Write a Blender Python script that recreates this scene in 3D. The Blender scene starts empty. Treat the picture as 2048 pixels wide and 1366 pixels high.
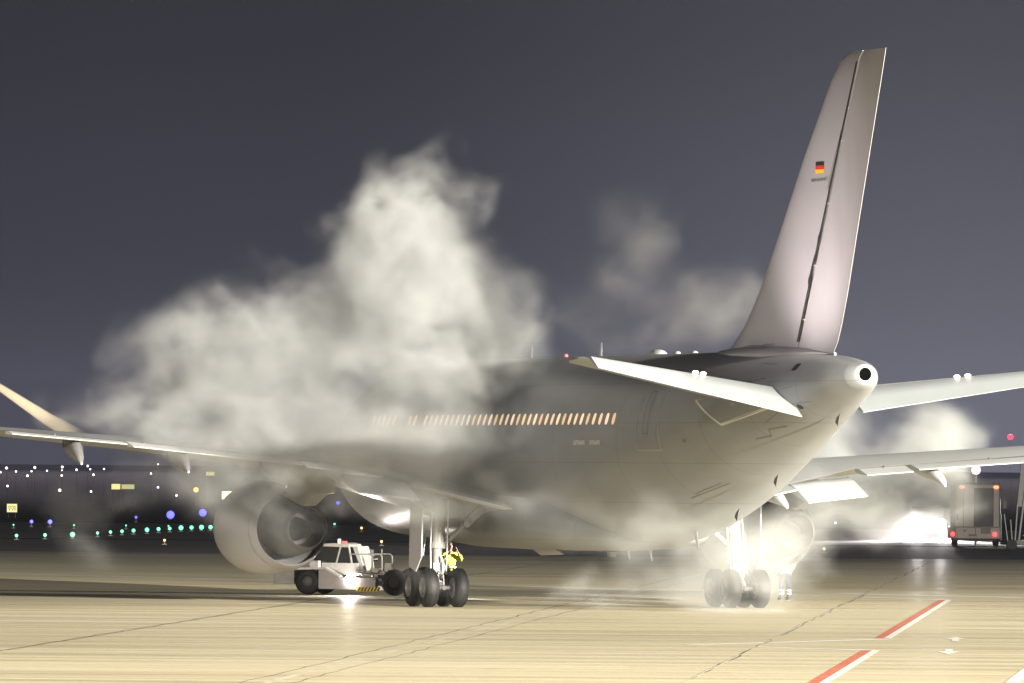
import bpy, bmesh, math, random
import numpy as np
from mathutils import Vector, Matrix
random.seed(7)
R = math.radians
SC = bpy.context.scene
COL = SC.collection

# ---------------------------------------------------------------- camera
F_PX, CAM_H, PITCH, ROLL = 16369.0, 4.24, R(0.8712), R(0.4692)
cam_d = bpy.data.cameras.new('camera'); cam = bpy.data.objects.new('camera', cam_d); COL.objects.link(cam)
cam_d.sensor_width = 36; cam_d.lens = F_PX / 2048 * 36; cam_d.clip_start = 1; cam_d.clip_end = 20000
cam.matrix_world = Matrix.Translation((0, 0, CAM_H)) @ Matrix.Rotation(R(90) + PITCH, 4, 'X') @ Matrix.Rotation(ROLL, 4, 'Z')
SC.camera = cam

def at(px, py, Y):
    """world point seen at photo pixel (px,py) (2048 wide photo) at depth Y"""
    a, b = px - 1024, py - 683
    cr, sr = math.cos(ROLL), math.sin(ROLL)
    u, v = a*cr + b*sr, -a*sr + b*cr
    cp, sp = math.cos(PITCH), math.sin(PITCH)
    d = Vector((u / F_PX, cp + (v / F_PX)*sp, sp - (v / F_PX)*cp))
    return Vector((0, 0, CAM_H)) + d * (Y / d.y)
def ground(px, py, z=0.0):
    p = at(px, py, 100.0); d = p - Vector((0, 0, CAM_H))
    return Vector((0, 0, CAM_H)) + d * ((z - CAM_H) / d.z)

# ---------------------------------------------------------------- render / world
SC.view_settings.view_transform = 'Standard'; SC.view_settings.look = 'None'
SC.view_settings.exposure = 0.0; SC.view_settings.gamma = 1.0
SC.render.engine = 'CYCLES'
cy = SC.cycles
cy.use_denoising = True
cy.max_bounces = 6; cy.diffuse_bounces = 2; cy.glossy_bounces = 3; cy.transmission_bounces = 4
cy.volume_bounces = 2; cy.transparent_max_bounces = 16
cy.volume_step_rate = 1.5; cy.volume_max_steps = 256
cy.use_adaptive_sampling = True; cy.adaptive_threshold = 0.02
cy.sample_clamp_indirect = 4.0; cy.caustics_reflective = False; cy.caustics_refractive = False

W = bpy.data.worlds.new('World'); SC.world = W; W.use_nodes = True
nt = W.node_tree; nt.nodes.clear()
def N(nt, t, **k):
    n = nt.nodes.new(t)
    for a, b in k.items(): setattr(n, a, b)
    return n
out = N(nt, 'ShaderNodeOutputWorld'); bg = N(nt, 'ShaderNodeBackground')
nt.links.new(bg.outputs[0], out.inputs[0])
tc = N(nt, 'ShaderNodeTexCoord')
def ramp(nt, stops, interp='EASE'):
    r = N(nt, 'ShaderNodeValToRGB'); r.color_ramp.interpolation = interp
    e = r.color_ramp.elements
    while len(e) < len(stops): e.new(0.5)
    for i, (p, c) in enumerate(stops): e[i].position = p; e[i].color = (*c, 1)
    return r
sep = N(nt, 'ShaderNodeSeparateXYZ'); nt.links.new(tc.outputs['Generated'], sep.inputs[0])
def M(nt, op, a, b=None, c=None):
    m = N(nt, 'ShaderNodeMath', operation=op)
    for i, v in enumerate((a, b, c)):
        if v is None: continue
        if hasattr(v, 'links') or hasattr(v, 'node'): nt.links.new(v, m.inputs[i])
        else: m.inputs[i].default_value = v
    return m.outputs[0]
# light-polluted night sky: glow strongest low down over the lit apron to the right
az = M(nt, 'MULTIPLY_ADD', sep.outputs[0], 5.0, 0.5)
el = M(nt, 'MULTIPLY', sep.outputs[2], 8.0)
rz = ramp(nt, [(0, (0.038, 0.039, 0.055)), (0.25, (0.029, 0.0305, 0.043)), (0.5, (0.023, 0.0245, 0.032)), (0.8, (0.016, 0.0165, 0.020)), (1, (0.013, 0.0135, 0.016))])
nt.links.new(el, rz.inputs[0])
azr = ramp(nt, [(0, (0, 0, 0)), (0.35, (0.12,)*3), (0.8, (1, 1, 1)), (1, (1, 1, 1))]); nt.links.new(az, azr.inputs[0])
elr = ramp(nt, [(0, (1, 1, 1)), (0.5, (.38, .38, .38)), (1, (.16, .16, .16))]); nt.links.new(el, elr.inputs[0])
g1 = N(nt, 'ShaderNodeMix', data_type='RGBA', blend_type='MULTIPLY'); g1.inputs[0].default_value = 1
nt.links.new(azr.outputs[0], g1.inputs[6]); nt.links.new(elr.outputs[0], g1.inputs[7])
g2 = N(nt, 'ShaderNodeMix', data_type='RGBA', blend_type='MULTIPLY'); g2.inputs[0].default_value = 1
nt.links.new(g1.outputs[2], g2.inputs[6]); g2.inputs[7].default_value = (0.095, 0.097, 0.113, 1)
g3 = N(nt, 'ShaderNodeMix', data_type='RGBA', blend_type='ADD'); g3.inputs[0].default_value = 1
nt.links.new(rz.outputs[0], g3.inputs[6]); nt.links.new(g2.outputs[2], g3.inputs[7])
nt.links.new(g3.outputs[2], bg.inputs[0]); bg.inputs[1].default_value = 1.0

def spot(name, loc, aim, power, color, angle, blend=0.5, radius=0.5):
    l = bpy.data.lights.new(name, 'SPOT'); l.energy = power; l.color = color
    l.spot_size = R(angle); l.spot_blend = blend; l.shadow_soft_size = radius
    o = bpy.data.objects.new(name, l); COL.objects.link(o); o.location = loc
    o.rotation_euler = (Vector(aim) - Vector(loc)).to_track_quat('-Z', 'Y').to_euler()
    return o
# floodlights of the apron: high masts behind the camera, low masts far right and left; added fill spots last
WARM = (1.0, 0.92, 0.78)
spot('apron_flood_right', (170, 225, 22), (0, 250, 0), 2.6e6, (1.0, 0.92, 0.78), 30, 0.6, 4.0)
spot('apron_flood_high', (125, 30, 42), (8, 215, -6), 12.5e6, WARM, 46, 0.8, 3.0)
spot('apron_flood_fill_left', (-75, 70, 40), (-2, 225, -4), 2.0e5, (1.0, 0.85, 0.74), 40, 0.9, 3.0)
spot('apron_flood_fill_left', (-78, 74, 30), (-7.0, 242, 4.0), 8.5e5, (1.0, 0.88, 0.76), 7.5, 1.0, 3.0)  # added narrow spot to brighten the shaded steam along the forward fuselage
spot('far_field_fill', (0, 2500, 2000), (0, 2500, 0), 2.6e8, (1.0, .9, 1.0), 88, .35, 10.0)  # added light high above the field, no real lamp, brightens the distant grass
spot('fin_fill', (-70, 60, 14), (8.2, 228, 10.6), 5.0e5, (1.0, 0.89, 0.88), 3.6, 0.8, 0.6)  # added spot brightening the fin besides the logo lights

# ---------------------------------------------------------------- materials
MATS = {}
def mat(name, color, rough=0.5, metal=0.0, spec=0.5, emit=None, strength=0.0, noise=0.0, nscale=4.0, bump=0.0, stretch=(1, 1, 1), coat=0.0, dirt=None):
    if name in MATS: return MATS[name]
    m = bpy.data.materials.new(name); m.use_nodes = True; nt = m.node_tree; b = nt.nodes['Principled BSDF']
    b.inputs['Base Color'].default_value = (*color, 1); b.inputs['Roughness'].default_value = rough
    b.inputs['Metallic'].default_value = metal; b.inputs['Specular IOR Level'].default_value = spec
    b.inputs['Coat Weight'].default_value = coat
    if emit:
        b.inputs['Emission Color'].default_value = (*emit, 1); b.inputs['Emission Strength'].default_value = strength
    if noise or bump:
        tc = N(nt, 'ShaderNodeTexCoord'); mp = N(nt, 'ShaderNodeMapping'); mp.inputs['Scale'].default_value = stretch
        nz = N(nt, 'ShaderNodeTexNoise'); nz.inputs['Scale'].default_value = nscale; nz.inputs['Detail'].default_value = 6
        nt.links.new(tc.outputs['Object'], mp.inputs[0]); nt.links.new(mp.outputs[0], nz.inputs['Vector'])
        if noise:
            mx = N(nt, 'ShaderNodeMix', data_type='RGBA')
            d = dirt or tuple(c*0.35 for c in color)
            mx.inputs[6].default_value = (*color, 1); mx.inputs[7].default_value = (*d, 1)
            mr = N(nt, 'ShaderNodeMapRange'); mr.inputs[1].default_value = 0.42; mr.inputs[2].default_value = 0.72; mr.inputs[4].default_value = noise
            nt.links.new(nz.outputs[0], mr.inputs[0]); nt.links.new(mr.outputs[0], mx.inputs[0]); nt.links.new(mx.outputs[2], b.inputs['Base Color'])
        if bump:
            bp = N(nt, 'ShaderNodeBump'); bp.inputs['Strength'].default_value = bump; bp.inputs['Distance'].default_value = 0.02
            nt.links.new(nz.outputs[0], bp.inputs['Height']); nt.links.new(bp.outputs[0], b.inputs['Normal'])
    MATS[name] = m
    return m
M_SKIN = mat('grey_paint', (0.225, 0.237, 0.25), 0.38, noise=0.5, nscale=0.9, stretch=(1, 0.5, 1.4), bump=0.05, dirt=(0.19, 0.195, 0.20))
def seams(m, ax_pitch, amt=.5):
    nt = m.node_tree; b = nt.nodes['Principled BSDF']; src = b.inputs['Base Color'].links[0].from_socket
    tc = N(nt, 'ShaderNodeTexCoord'); sp = N(nt, 'ShaderNodeSeparateXYZ'); nt.links.new(tc.outputs['Object'], sp.inputs[0]); tot = None
    for ax_, pitch, w in ax_pitch:
        v = M(nt, 'LESS_THAN', M(nt, 'FRACT', M(nt, 'DIVIDE', M(nt, 'ADD', sp.outputs[ax_], 100.3), pitch)), w/pitch)
        tot = v if tot is None else M(nt, 'MAXIMUM', tot, v)
    mx = N(nt, 'ShaderNodeMix', data_type='RGBA', blend_type='MULTIPLY'); mx.inputs[7].default_value = (.45, .45, .46, 1)
    nt.links.new(M(nt, 'MULTIPLY', tot, amt), mx.inputs[0]); nt.links.new(src, mx.inputs[6]); nt.links.new(mx.outputs[2], b.inputs['Base Color'])
seams(M_SKIN, ((1, 2.65, .03), (2, 1.15, .018)), .5)
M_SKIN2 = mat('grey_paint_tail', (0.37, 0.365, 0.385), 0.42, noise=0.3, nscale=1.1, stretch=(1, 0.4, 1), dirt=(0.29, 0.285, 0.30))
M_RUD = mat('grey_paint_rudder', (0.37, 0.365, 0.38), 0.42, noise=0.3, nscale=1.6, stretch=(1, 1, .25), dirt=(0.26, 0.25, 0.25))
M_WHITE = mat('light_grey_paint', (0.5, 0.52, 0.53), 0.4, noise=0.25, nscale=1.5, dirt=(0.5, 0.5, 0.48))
M_STEEL = mat('gear_paint', (0.27, 0.27, 0.255), 0.4, noise=0.3, nscale=7)
M_CHROME = mat('chrome', (0.7, 0.7, 0.7), 0.15, 1.0)
M_TYRE = mat('tyre_rubber', (0.012, 0.0125, 0.013), 0.6, noise=0.3, nscale=6, spec=.3, dirt=(0.035, 0.034, 0.03))
M_RIM = mat('rim_metal', (0.16, 0.16, 0.16), 0.4, 0.3)
M_DARK = mat('dark_gap', (0.02, 0.02, 0.022), 0.6)
M_HOT = mat('exhaust_metal', (0.06, 0.056, 0.052), 0.4, 0.7, noise=0.5, nscale=5)
M_LINE = mat('panel_line_light', (0.66, 0.66, 0.63), 0.5)
M_SEAM = mat('panel_seam', (0.16, 0.155, 0.15), 0.6)
M_WIN = mat('lit_window', (0.6, 0.4, 0.2), 0.4, emit=(1.0, 0.66, 0.36), strength=0.8)
M_BLACK = mat('black', (0.015, 0.015, 0.015), 0.6)
M_RED = mat('flag_red', (0.62, 0.03, 0.02), 0.5)
M_GOLD = mat('flag_gold', (0.9, 0.52, 0.02), 0.5)
M_GLASS = mat('dark_glass', (0.03, 0.035, 0.035), 0.08, 0, 0.8)
M_TUGW = mat('tug_white', (0.78, 0.78, 0.75), 0.35, noise=0.3, nscale=5, dirt=(0.5, 0.48, 0.45))
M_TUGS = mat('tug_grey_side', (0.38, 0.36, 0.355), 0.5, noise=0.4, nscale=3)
M_YEL = mat('yellow', (0.8, 0.62, 0.05), 0.5)

# ---------------------------------------------------------------- mesh helpers
class MB:
    def __init__(s): s.v = []; s.f = []; s.m = []
    def add(s, vs, fs, mi=0):
        o = len(s.v); s.v += [tuple(v) for v in vs]; s.f += [tuple(o + i for i in f) for f in fs]; s.m += [mi]*len(fs); return s
    def box(s, c, d, mi=0, rot=None, taper=1.0):
        vs = []
        for z in (-.5, .5):
            t = taper if z > 0 else 1
            for x, y in ((-.5, -.5), (.5, -.5), (.5, .5), (-.5, .5)):
                p = Vector((x*d[0]*t, y*d[1]*t, z*d[2]))
                if rot is not None: p = rot @ p
                vs.append(p + Vector(c))
        return s.add(vs, [(3, 2, 1, 0), (4, 5, 6, 7), (0, 1, 5, 4), (1, 2, 6, 5), (2, 3, 7, 6), (3, 0, 4, 7)], mi)
    def tube(s, p0, p1, r0, r1=None, n=14, mi=0, cap=True):
        return s.path([p0, p1], [r0, r0 if r1 is None else r1], n, mi, cap)
    def path(s, pts, rs, n=12, mi=0, cap=True):
        pts = [Vector(p) for p in pts]; rings = []
        for i, p in enumerate(pts):
            d = (pts[min(i+1, len(pts)-1)] - pts[max(i-1, 0)]).normalized()
            a = d.cross(Vector((0, 0, 1)) if abs(d.z) < .9 else Vector((1, 0, 0))).normalized(); b = d.cross(a)
            rings.append([p + (a*math.cos(t) + b*math.sin(t))*rs[i] for t in [2*math.pi*k/n for k in range(n)]])
        return s.loft(rings, mi, cap)
    def loft(s, rings, mi=0, cap=True, capend=True):
        n = len(rings[0]); vs = [v for r in rings for v in r]; fs = []
        for i in range(len(rings)-1):
            for k in range(n):
                a, b = i*n + k, i*n + (k+1) % n
                fs.append((a, b, b+n, a+n))
        if cap: fs.append(tuple(range(n-1, -1, -1)))
        if cap and capend: fs.append(tuple((len(rings)-1)*n + k for k in range(n)))
        return s.add(vs, fs, mi)
    def lathe(s, prof, o, axis, n=32, mi=0):
        """prof: (distance along axis, radius)"""
        ax = Vector(axis).normalized(); a = ax.orthogonal().normalized(); b = ax.cross(a); o = Vector(o)
        rings = [[o + ax*t + (a*math.cos(q) + b*math.sin(q))*max(r, 1e-4) for q in [2*math.pi*k/n for k in range(n)]] for t, r in prof]
        return s.loft(rings, mi, cap=False)
    def prism(s, poly, vec, mi=0):
        n = len(poly); a = [Vector(p) for p in poly]; v = Vector(vec)
        return s.add(a + [p + v for p in a], [tuple(range(n)), tuple(range(2*n-1, n-1, -1))] + [(i, i+n, (i+1) % n + n, (i+1) % n) for i in range(n)], mi)
    def sphere(s, c, r, mi=0, n=14, m=8):
        r = (r, r, r) if isinstance(r, (int, float)) else r
        rings = []
        for i in range(m+1):
            t = math.pi*i/m
            rings.append([(c[0] + r[0]*math.sin(t)*math.cos(q), c[1] + r[1]*math.sin(t)*math.sin(q), c[2] - r[2]*math.cos(t)) for q in [2*math.pi*k/n for k in range(n)]])
        return s.loft(rings, mi, cap=False)
    def build(s, name, mats, parent=None, smooth=40, bevel=0.0):
        me = bpy.data.meshes.new(name); me.from_pydata(s.v, [], s.f)
        bm = bmesh.new(); bm.from_mesh(me); bmesh.ops.remove_doubles(bm, verts=bm.verts, dist=1e-5)
        bmesh.ops.recalc_face_normals(bm, faces=bm.faces) if not getattr(s, 'keep', False) else None
        bm.to_mesh(me); bm.free()
        mats = mats if isinstance(mats, (list, tuple)) else [mats]
        for m in mats: me.materials.append(m)
        if len(mats) > 1 and len(me.polygons) == len(s.m): me.polygons.foreach_set('material_index', s.m)
        me.update()
        o = bpy.data.objects.new(name, me); COL.objects.link(o)
        if parent is not None: o.parent = parent
        if smooth:
            me.polygons.foreach_set('use_smooth', [True]*len(me.polygons))
            me.set_sharp_from_angle(angle=R(smooth))
        if bevel:
            b = o.modifiers.new('bevel', 'BEVEL'); b.width = bevel; b.segments = 2; b.limit_method = 'ANGLE'
        return o
def tag(o, label=None, cat=None, group=None, kind=None):
    for k, v in (('label', label), ('category', cat), ('group', group), ('kind', kind)):
        if v: o[k] = v
    return o
def empty(name, loc=(0, 0, 0), rz=0.0, label=None, cat=None, group=None):
    o = bpy.data.objects.new(name, None); COL.objects.link(o); o.location = loc; o.rotation_euler = (0, 0, rz)
    return tag(o, label, cat, group)
def copy_tree(o, parent=None):
    c = o.copy(); COL.objects.link(c)
    if parent is not None: c.parent = parent
    for ch in [x for x in bpy.data.objects if x.parent is o]: copy_tree(ch, c)
    return c
def text_mesh(name, body, size, m, parent, mat4, extrude=0.002):
    cu = bpy.data.curves.new(name, 'FONT'); cu.body = body; cu.size = size; cu.extrude = extrude; cu.align_x = 'CENTER'; cu.align_y = 'CENTER'
    o = bpy.data.objects.new(name, cu); COL.objects.link(o)
    dg = bpy.context.evaluated_depsgraph_get(); me = bpy.data.meshes.new_from_object(o.evaluated_get(dg))
    bpy.data.objects.remove(o); bpy.data.curves.remove(cu)
    me.transform(mat4); me.materials.clear(); me.materials.append(m)
    o = bpy.data.objects.new(name, me); COL.objects.link(o)
    if parent is not None: o.parent = parent
    return o

# ---------------------------------------------------------------- setting
def ground_mat():
    m = bpy.data.materials.new('apron_concrete'); m.use_nodes = True; nt = m.node_tree; b = nt.nodes['Principled BSDF']
    tc = N(nt, 'ShaderNodeTexCoord')
    def noise(scale, stretch, detail=5, rough=.55):
        mp = N(nt, 'ShaderNodeMapping'); mp.inputs['Scale'].default_value = stretch; mp.inputs['Rotation'].default_value = (0, 0, R(0.12))
        nz = N(nt, 'ShaderNodeTexNoise'); nz.inputs['Scale'].default_value = scale; nz.inputs['Detail'].default_value = detail; nz.inputs['Roughness'].default_value = rough
        nt.links.new(tc.outputs['Object'], mp.inputs[0]); nt.links.new(mp.outputs[0], nz.inputs['Vector']); return nz.outputs[0]
    def mr(v, a, b2, c=0., d=1.):
        r = N(nt, 'ShaderNodeMapRange'); nt.links.new(v, r.inputs[0])
        for i, x in enumerate((a, b2, c, d)): r.inputs[i+1].default_value = x
        return r.outputs[0]
    def mix(f, c1, c2, bt='MIX'):
        x = N(nt, 'ShaderNodeMix', data_type='RGBA', blend_type=bt)
        for i, c in ((0, f), (6, c1), (7, c2)):
            if hasattr(c, 'links'): nt.links.new(c, x.inputs[i])
            elif i: x.inputs[i].default_value = (*c, 1)
            else: x.inputs[i].default_value = c
        return x.outputs[2]
    streak = noise(1.0, (0.035, 0.55, 1), 4, .6)        # wear drawn along the wet grooves
    fine = noise(1.0, (0.09, 2.6, 1), 3, .6)
    blot = noise(0.12, (1, 1, 1), 5)
    c = mix(mr(streak, .36, .66), (0.64, 0.58, 0.40), (0.53, 0.475, 0.32))
    c = mix(mr(fine, .45, .72, 0, .35), c, (0.27, 0.235, 0.18))
    c = mix(mr(blot, .42, .7, 0, .35), c, (0.52, 0.48, 0.38))
    # expansion joints square to the view and sheen of water painted bright in a few grooves
    geo = N(nt, 'ShaderNodeSeparateXYZ'); nt.links.new(tc.outputs['Object'], geo.inputs[0])
    wob = M(nt, 'MULTIPLY', noise(1.0, (0.02, .02, 1), 2), 1.2)
    yy = M(nt, 'ADD', geo.outputs[1], M(nt, 'MULTIPLY', geo.outputs[0], 0.05)); 
    w = M(nt, 'FRACT', M(nt, 'DIVIDE', yy, 4.1))
    ln = M(nt, 'LESS_THAN', w, 0.035)
    part = mr(noise(1.0, (0.03, 0.24, 1), 3), .46, .54)
    wet = M(nt, 'MULTIPLY', ln, part)
    c = mix(M(nt, 'MULTIPLY', wet, .95), c, (0.84, 0.80, 0.66))
    w2 = M(nt, 'FRACT', M(nt, 'DIVIDE', M(nt, 'ADD', yy, wob), 5.3)); ln2 = M(nt, 'LESS_THAN', w2, 0.05)
    part2 = mr(noise(1.0, (0.02, 0.2, 1), 3), .5, .6)
    c = mix(M(nt, 'MULTIPLY', M(nt, 'MULTIPLY', ln2, part2), .6), c, (0.16, 0.13, 0.10))
    spots = noise(.55, (1, .8, 1), 6, .7); c = mix(mr(spots, .60, .72, 0, .5), c, (0.22, 0.19, 0.14))
    speck = noise(6.0, (.5, 1, 1), 3, .7); c = mix(mr(speck, .5, .8, 0, .5), c, (0.30, 0.26, 0.18))
    hair = noise(1.0, (0.05, 7.0, 1), 2, .5); c = mix(M(nt, 'MULTIPLY', mr(hair, .62, .68, 0, .8), mr(noise(1.0, (.03, .1, 1), 2), .45, .6)), c, (0.80, 0.76, 0.60))
    # falloff of the flood light painted in: concrete darkens towards the far edge
    far_falloff = M(nt, 'MULTIPLY', mr(geo.outputs[1], 300, 392), mr(noise(1.0, (.02, .09, 1), 4), .30, .55, .35, 1))
    c = mix(M(nt, 'MULTIPLY', far_falloff, .85), c, (0.085, 0.078, 0.072))
    nt.links.new(c, b.inputs['Base Color'])
    rr = mr(streak, .35, .65, .62, .34); nt.links.new(rr, b.inputs['Roughness'])
    b.inputs['Specular IOR Level'].default_value = 0.4
    bp = N(nt, 'ShaderNodeBump'); bp.inputs['Strength'].default_value = .25; bp.inputs['Distance'].default_value = .01
    nt.links.new(fine, bp.inputs['Height']); nt.links.new(bp.outputs[0], b.inputs['Normal'])
    return m
def sheet(name, pts, z, m):
    mb = MB(); mb.add([(p[0], p[1], z) for p in pts], [tuple(range(len(pts)))]); o = mb.build(name, m, smooth=0)
    if o.data.polygons[0].normal.z < 0: o.data.flip_normals()
    return o
M_GRASS = mat('night_grass', (0.05, 0.049, 0.05), 1.0, noise=0.6, nscale=0.3, spec=0.0)
M_ASPH = mat('taxiway_asphalt', (0.06, 0.058, 0.062), 0.7, noise=0.5, nscale=0.15, stretch=(.1, 1, 1), spec=.25)
tag(sheet('grass_field', [(-9000, -200), (9000, -200), (9000, 14000), (-9000, 14000)], -0.012, M_GRASS), kind='structure')
tag(sheet('taxiway', [(-400, 470), (400, 440), (400, 560), (-400, 590)], -0.006, M_ASPH), kind='structure')
tag(sheet('service_road', [(-400, 396), (400, 376), (400, 440.0), (-400, 462.0)], -0.004, M_ASPH), kind='structure')
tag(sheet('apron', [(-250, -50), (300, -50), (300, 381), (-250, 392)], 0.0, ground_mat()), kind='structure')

M_JOINT = mat('joint_filler', (0.10, 0.085, 0.065), 0.7)
M_JOINTL = mat('joint_filler_pale', (0.62, 0.58, 0.46), 0.5, noise=.5, nscale=.8)
M_PAINTW = mat('white_marking', (0.88, 0.87, 0.83), 0.4, noise=0.3, nscale=1.5, dirt=(0.7, .67, .58))
M_PAINTR = mat('red_marking', (0.58, 0.13, 0.08), 0.5, noise=0.6, nscale=1.2, dirt=(0.55, .36, .22))
M_PAINTY = mat('yellow_marking', (0.72, 0.60, 0.16), 0.5, noise=0.4, nscale=1.5)
def strip(name, a, b, w, z, m, wob=0.0, seg=1):
    a = Vector((a[0], a[1], 0)); b = Vector((b[0], b[1], 0)); d = (b-a); n = Vector((-d.y, d.x, 0)).normalized()*w/2
    vs = []; fs = []
    for i in range(seg+1):
        c = a + d*i/seg + n*random.uniform(-wob, wob)*2/w*0.5
        k = 1 + random.uniform(-.3, .3)*(1 if wob else 0)
        vs += [c - n*k, c + n*k]
    for i in range(seg): fs.append((2*i, 2*i+1, 2*i+3, 2*i+2))
    mb = MB(); mb.add([(v.x, v.y, z) for v in vs], fs); o = mb.build(name, m, smooth=0)
    for p in o.data.polygons:
        if p.normal.z < 0: o.data.flip_normals(); break
    return tag(o, kind='structure')
def gl(px, py): g = ground(px, py); return (g.x, g.y)
jd = Vector((14.3, 193.0)).normalized()
def joint(px, py, y0, y1, w, m, z, wob=.12):
    g = ground(px, py); f = lambda Y: (g.x + (Y-g.y)*jd.x/jd.y, Y)
    return strip('pavement_joint', f(y0), f(y1), w, z, m, wob, 110)
joint(1366, 1366, 120, 372, .045, M_JOINT, .004)
joint(1366, 1366, 120, 330, .05, M_JOINTL, .0075, .05)
joint(530, 1366, 120, 330, .16, M_JOINTL, .004, .06)
joint(480, 1366, 120, 330, .035, M_JOINT, .0045)
joint(585, 1366, 120, 330, .03, M_JOINT, .0045)
joint(0, 1301, 120, 320, .04, M_JOINT, .004)
for k in (-2, 2, 3): joint(1366 + k*880, 1366, 140, 370, .05, M_JOINT, .004)

# taxi line, stand boxes, arrows
strip('painted_line', gl(1090, 1174.2), gl(2048, 1195.5), 1.1, .004, M_PAINTW, .0, 1)
strip('painted_line', gl(-60, 1146), gl(1090, 1174.2), .8, .004, M_PAINTW, .0, 1)
strip('painted_line', gl(1380, 1290), gl(1790, 1278), .5, .004, M_PAINTW)
strip('painted_line', gl(1500, 1294), gl(1752, 1301), .5, .004, M_PAINTW)
strip('painted_line', gl(1700, 1194), gl(1896, 1200), .6, .004, M_PAINTW)
def bar(p0, p1):
    a, b = ground(*p0), ground(*p1)
    d = Vector((b.x-a.x, b.y-a.y)).normalized(); n = Vector((d.y, -d.x))
    strip('white_stand_line', (a.x, a.y), (b.x, b.y), .18, .008, M_PAINTW)
    strip('red_stand_line', (a.x-n.x*.215, a.y-n.y*.215), (b.x-n.x*.215, b.y-n.y*.215), .235, .004, M_PAINTR)
bar((1775, 1277), (1898, 1200)); bar((1645, 1368), (1752, 1301)); strip('white_stand_line', gl(2025, 1366), gl(2085, 1318), .3, .008, M_PAINTW)
strip('yellow_line', gl(1590, 1163), gl(1730, 1163.5), 1.6, .004, M_PAINTY)
strip('yellow_line', gl(1600, 1160.5), gl(1690, 1161), 1.0, .004, M_PAINTY)
def arrow(px, py, s):
    c = ground(px, py); y0 = c.y
    P = [(-.27, 0), (0, 2.9*s), (.27, 0), (.09, 0), (.09, -2.4*s), (-.09, -2.4*s), (-.09, 0)]
    mb = MB(); mb.add([(c.x + a + b*jd.x*.8, y0 + b, .006) for a, b in P], [tuple(range(7))]); o = mb.build('painted_arrow', M_PAINTW, smooth=0)
    if o.data.polygons[0].normal.z < 0: o.data.flip_normals()
    tag(o, kind='structure')
arrow(1911, 1279, 1); arrow(1897, 1303, -1)

# ---------------------------------------------------------------- the airliner (local: x starboard, y forward, z up, origin between the main gears)
AX, AY, ATH = 2.341, 246.94, R(18.395)
A = empty('airliner', (AX, AY, 0), ATH, 'grey twin-engine airliner wrapped in de-icing steam, its tall fin at the right', 'aircraft')
FS = [  # y, z top, z bottom, half width
 (21.9, 4.05, 3.75, .15), (21.5, 4.75, 3.15, .75), (20.8, 5.45, 2.75, 1.3), (19.8, 6.2, 2.4, 1.85), (18.4, 6.95, 2.1, 2.35), (16.5, 7.4, 1.97, 2.7), (14, 7.56, 1.93, 2.82),
 (8, 7.57, 1.93, 2.82), (0, 7.57, 1.93, 2.82), (-6.0, 7.57, 1.93, 2.82), (-8, 7.57, 2.05, 2.79), (-10, 7.57, 2.44, 2.68), (-12, 7.56, 2.95, 2.50), (-14, 7.55, 3.58, 2.25),
 (-16, 7.53, 4.20, 1.95), (-18, 7.5, 4.84, 1.60), (-20, 7.44, 5.42, 1.24), (-21.5, 7.36, 5.90, .94), (-22.5, 7.26, 6.22, .70), (-23.0, 7.18, 6.40, .50)]
def cr_interp(y):
    pts = FS
    for i in range(len(pts)-1):
        if pts[i][0] >= y >= pts[i+1][0]:
            p0 = pts[max(i-1, 0)]; p1 = pts[i]; p2 = pts[i+1]; p3 = pts[min(i+2, len(pts)-1)]
            t = (p1[0]-y)/(p1[0]-p2[0]); r = []
            for k in (1, 2, 3):
                h = p2[0]-p1[0]
                m1 = (p2[k]-p0[k])/(p2[0]-p0[0]) if p2[0] != p0[0] else 0
                m2 = (p3[k]-p1[k])/(p3[0]-p1[0]) if p3[0] != p1[0] else 0
                r.append((2*t**3-3*t**2+1)*p1[k] + (t**3-2*t**2+t)*h*m1 + (-2*t**3+3*t**2)*p2[k] + (t**3-t**2)*h*m2)
            return r
    e = pts[0] if y > pts[0][0] else pts[-1]
    return [e[1], e[2], e[3]]
def fus_pt(y, z=None, ang=None, side=-1, off=0.0):
    zt, zb, hw = cr_interp(y); zc = (zt+zb)/2; rz = (zt-zb)/2
    if ang is None: ang = math.asin(max(-1, min(1, (z-zc)/rz)))
    return Vector((side*(hw+off)*math.cos(ang), y, zc + (rz+off)*math.sin(ang)))
ys = [21.9, 21.7, 21.5, 21.1, 20.8, 20.3, 19.8, 19, 18.4, 17.5, 16.5, 15.2, 14] + [14 - i for i in range(1, 33)] + [-19 - .5*i for i in range(1, 9)]
fb = MB(); NS = 72
rings = [[fus_pt(y, ang=2*math.pi*k/NS, side=1) for k in range(NS)] for y in ys]
fb.loft(rings)
fus = fb.build('fuselage', M_SKIN, A, smooth=60)
# belly fairing between the wings
bf = MB(); rr = []
for y, zb, hw, zt in ((9.5, 2.0, 1.2, 2.6), (8.5, 1.80, 2.3, 3.1), (6, 1.72, 2.75, 3.5), (2, 1.70, 2.95, 3.6), (-2, 1.72, 2.9, 3.5), (-4, 1.78, 2.5, 3.1), (-6, 1.88, 1.6, 2.6), (-7.5, 2.02, .5, 2.2)):
    rr.append([(hw*math.copysign(abs(math.cos(a))**.6, math.cos(a)), y, (zb+zt)/2 + (zt-zb)/2*math.copysign(abs(math.sin(a))**.7, math.sin(a))) for a in [2*math.pi*k/40 for k in range(40)]])
bf.loft(rr).build('belly_fairing', M_SKIN, A, smooth=60)
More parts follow.
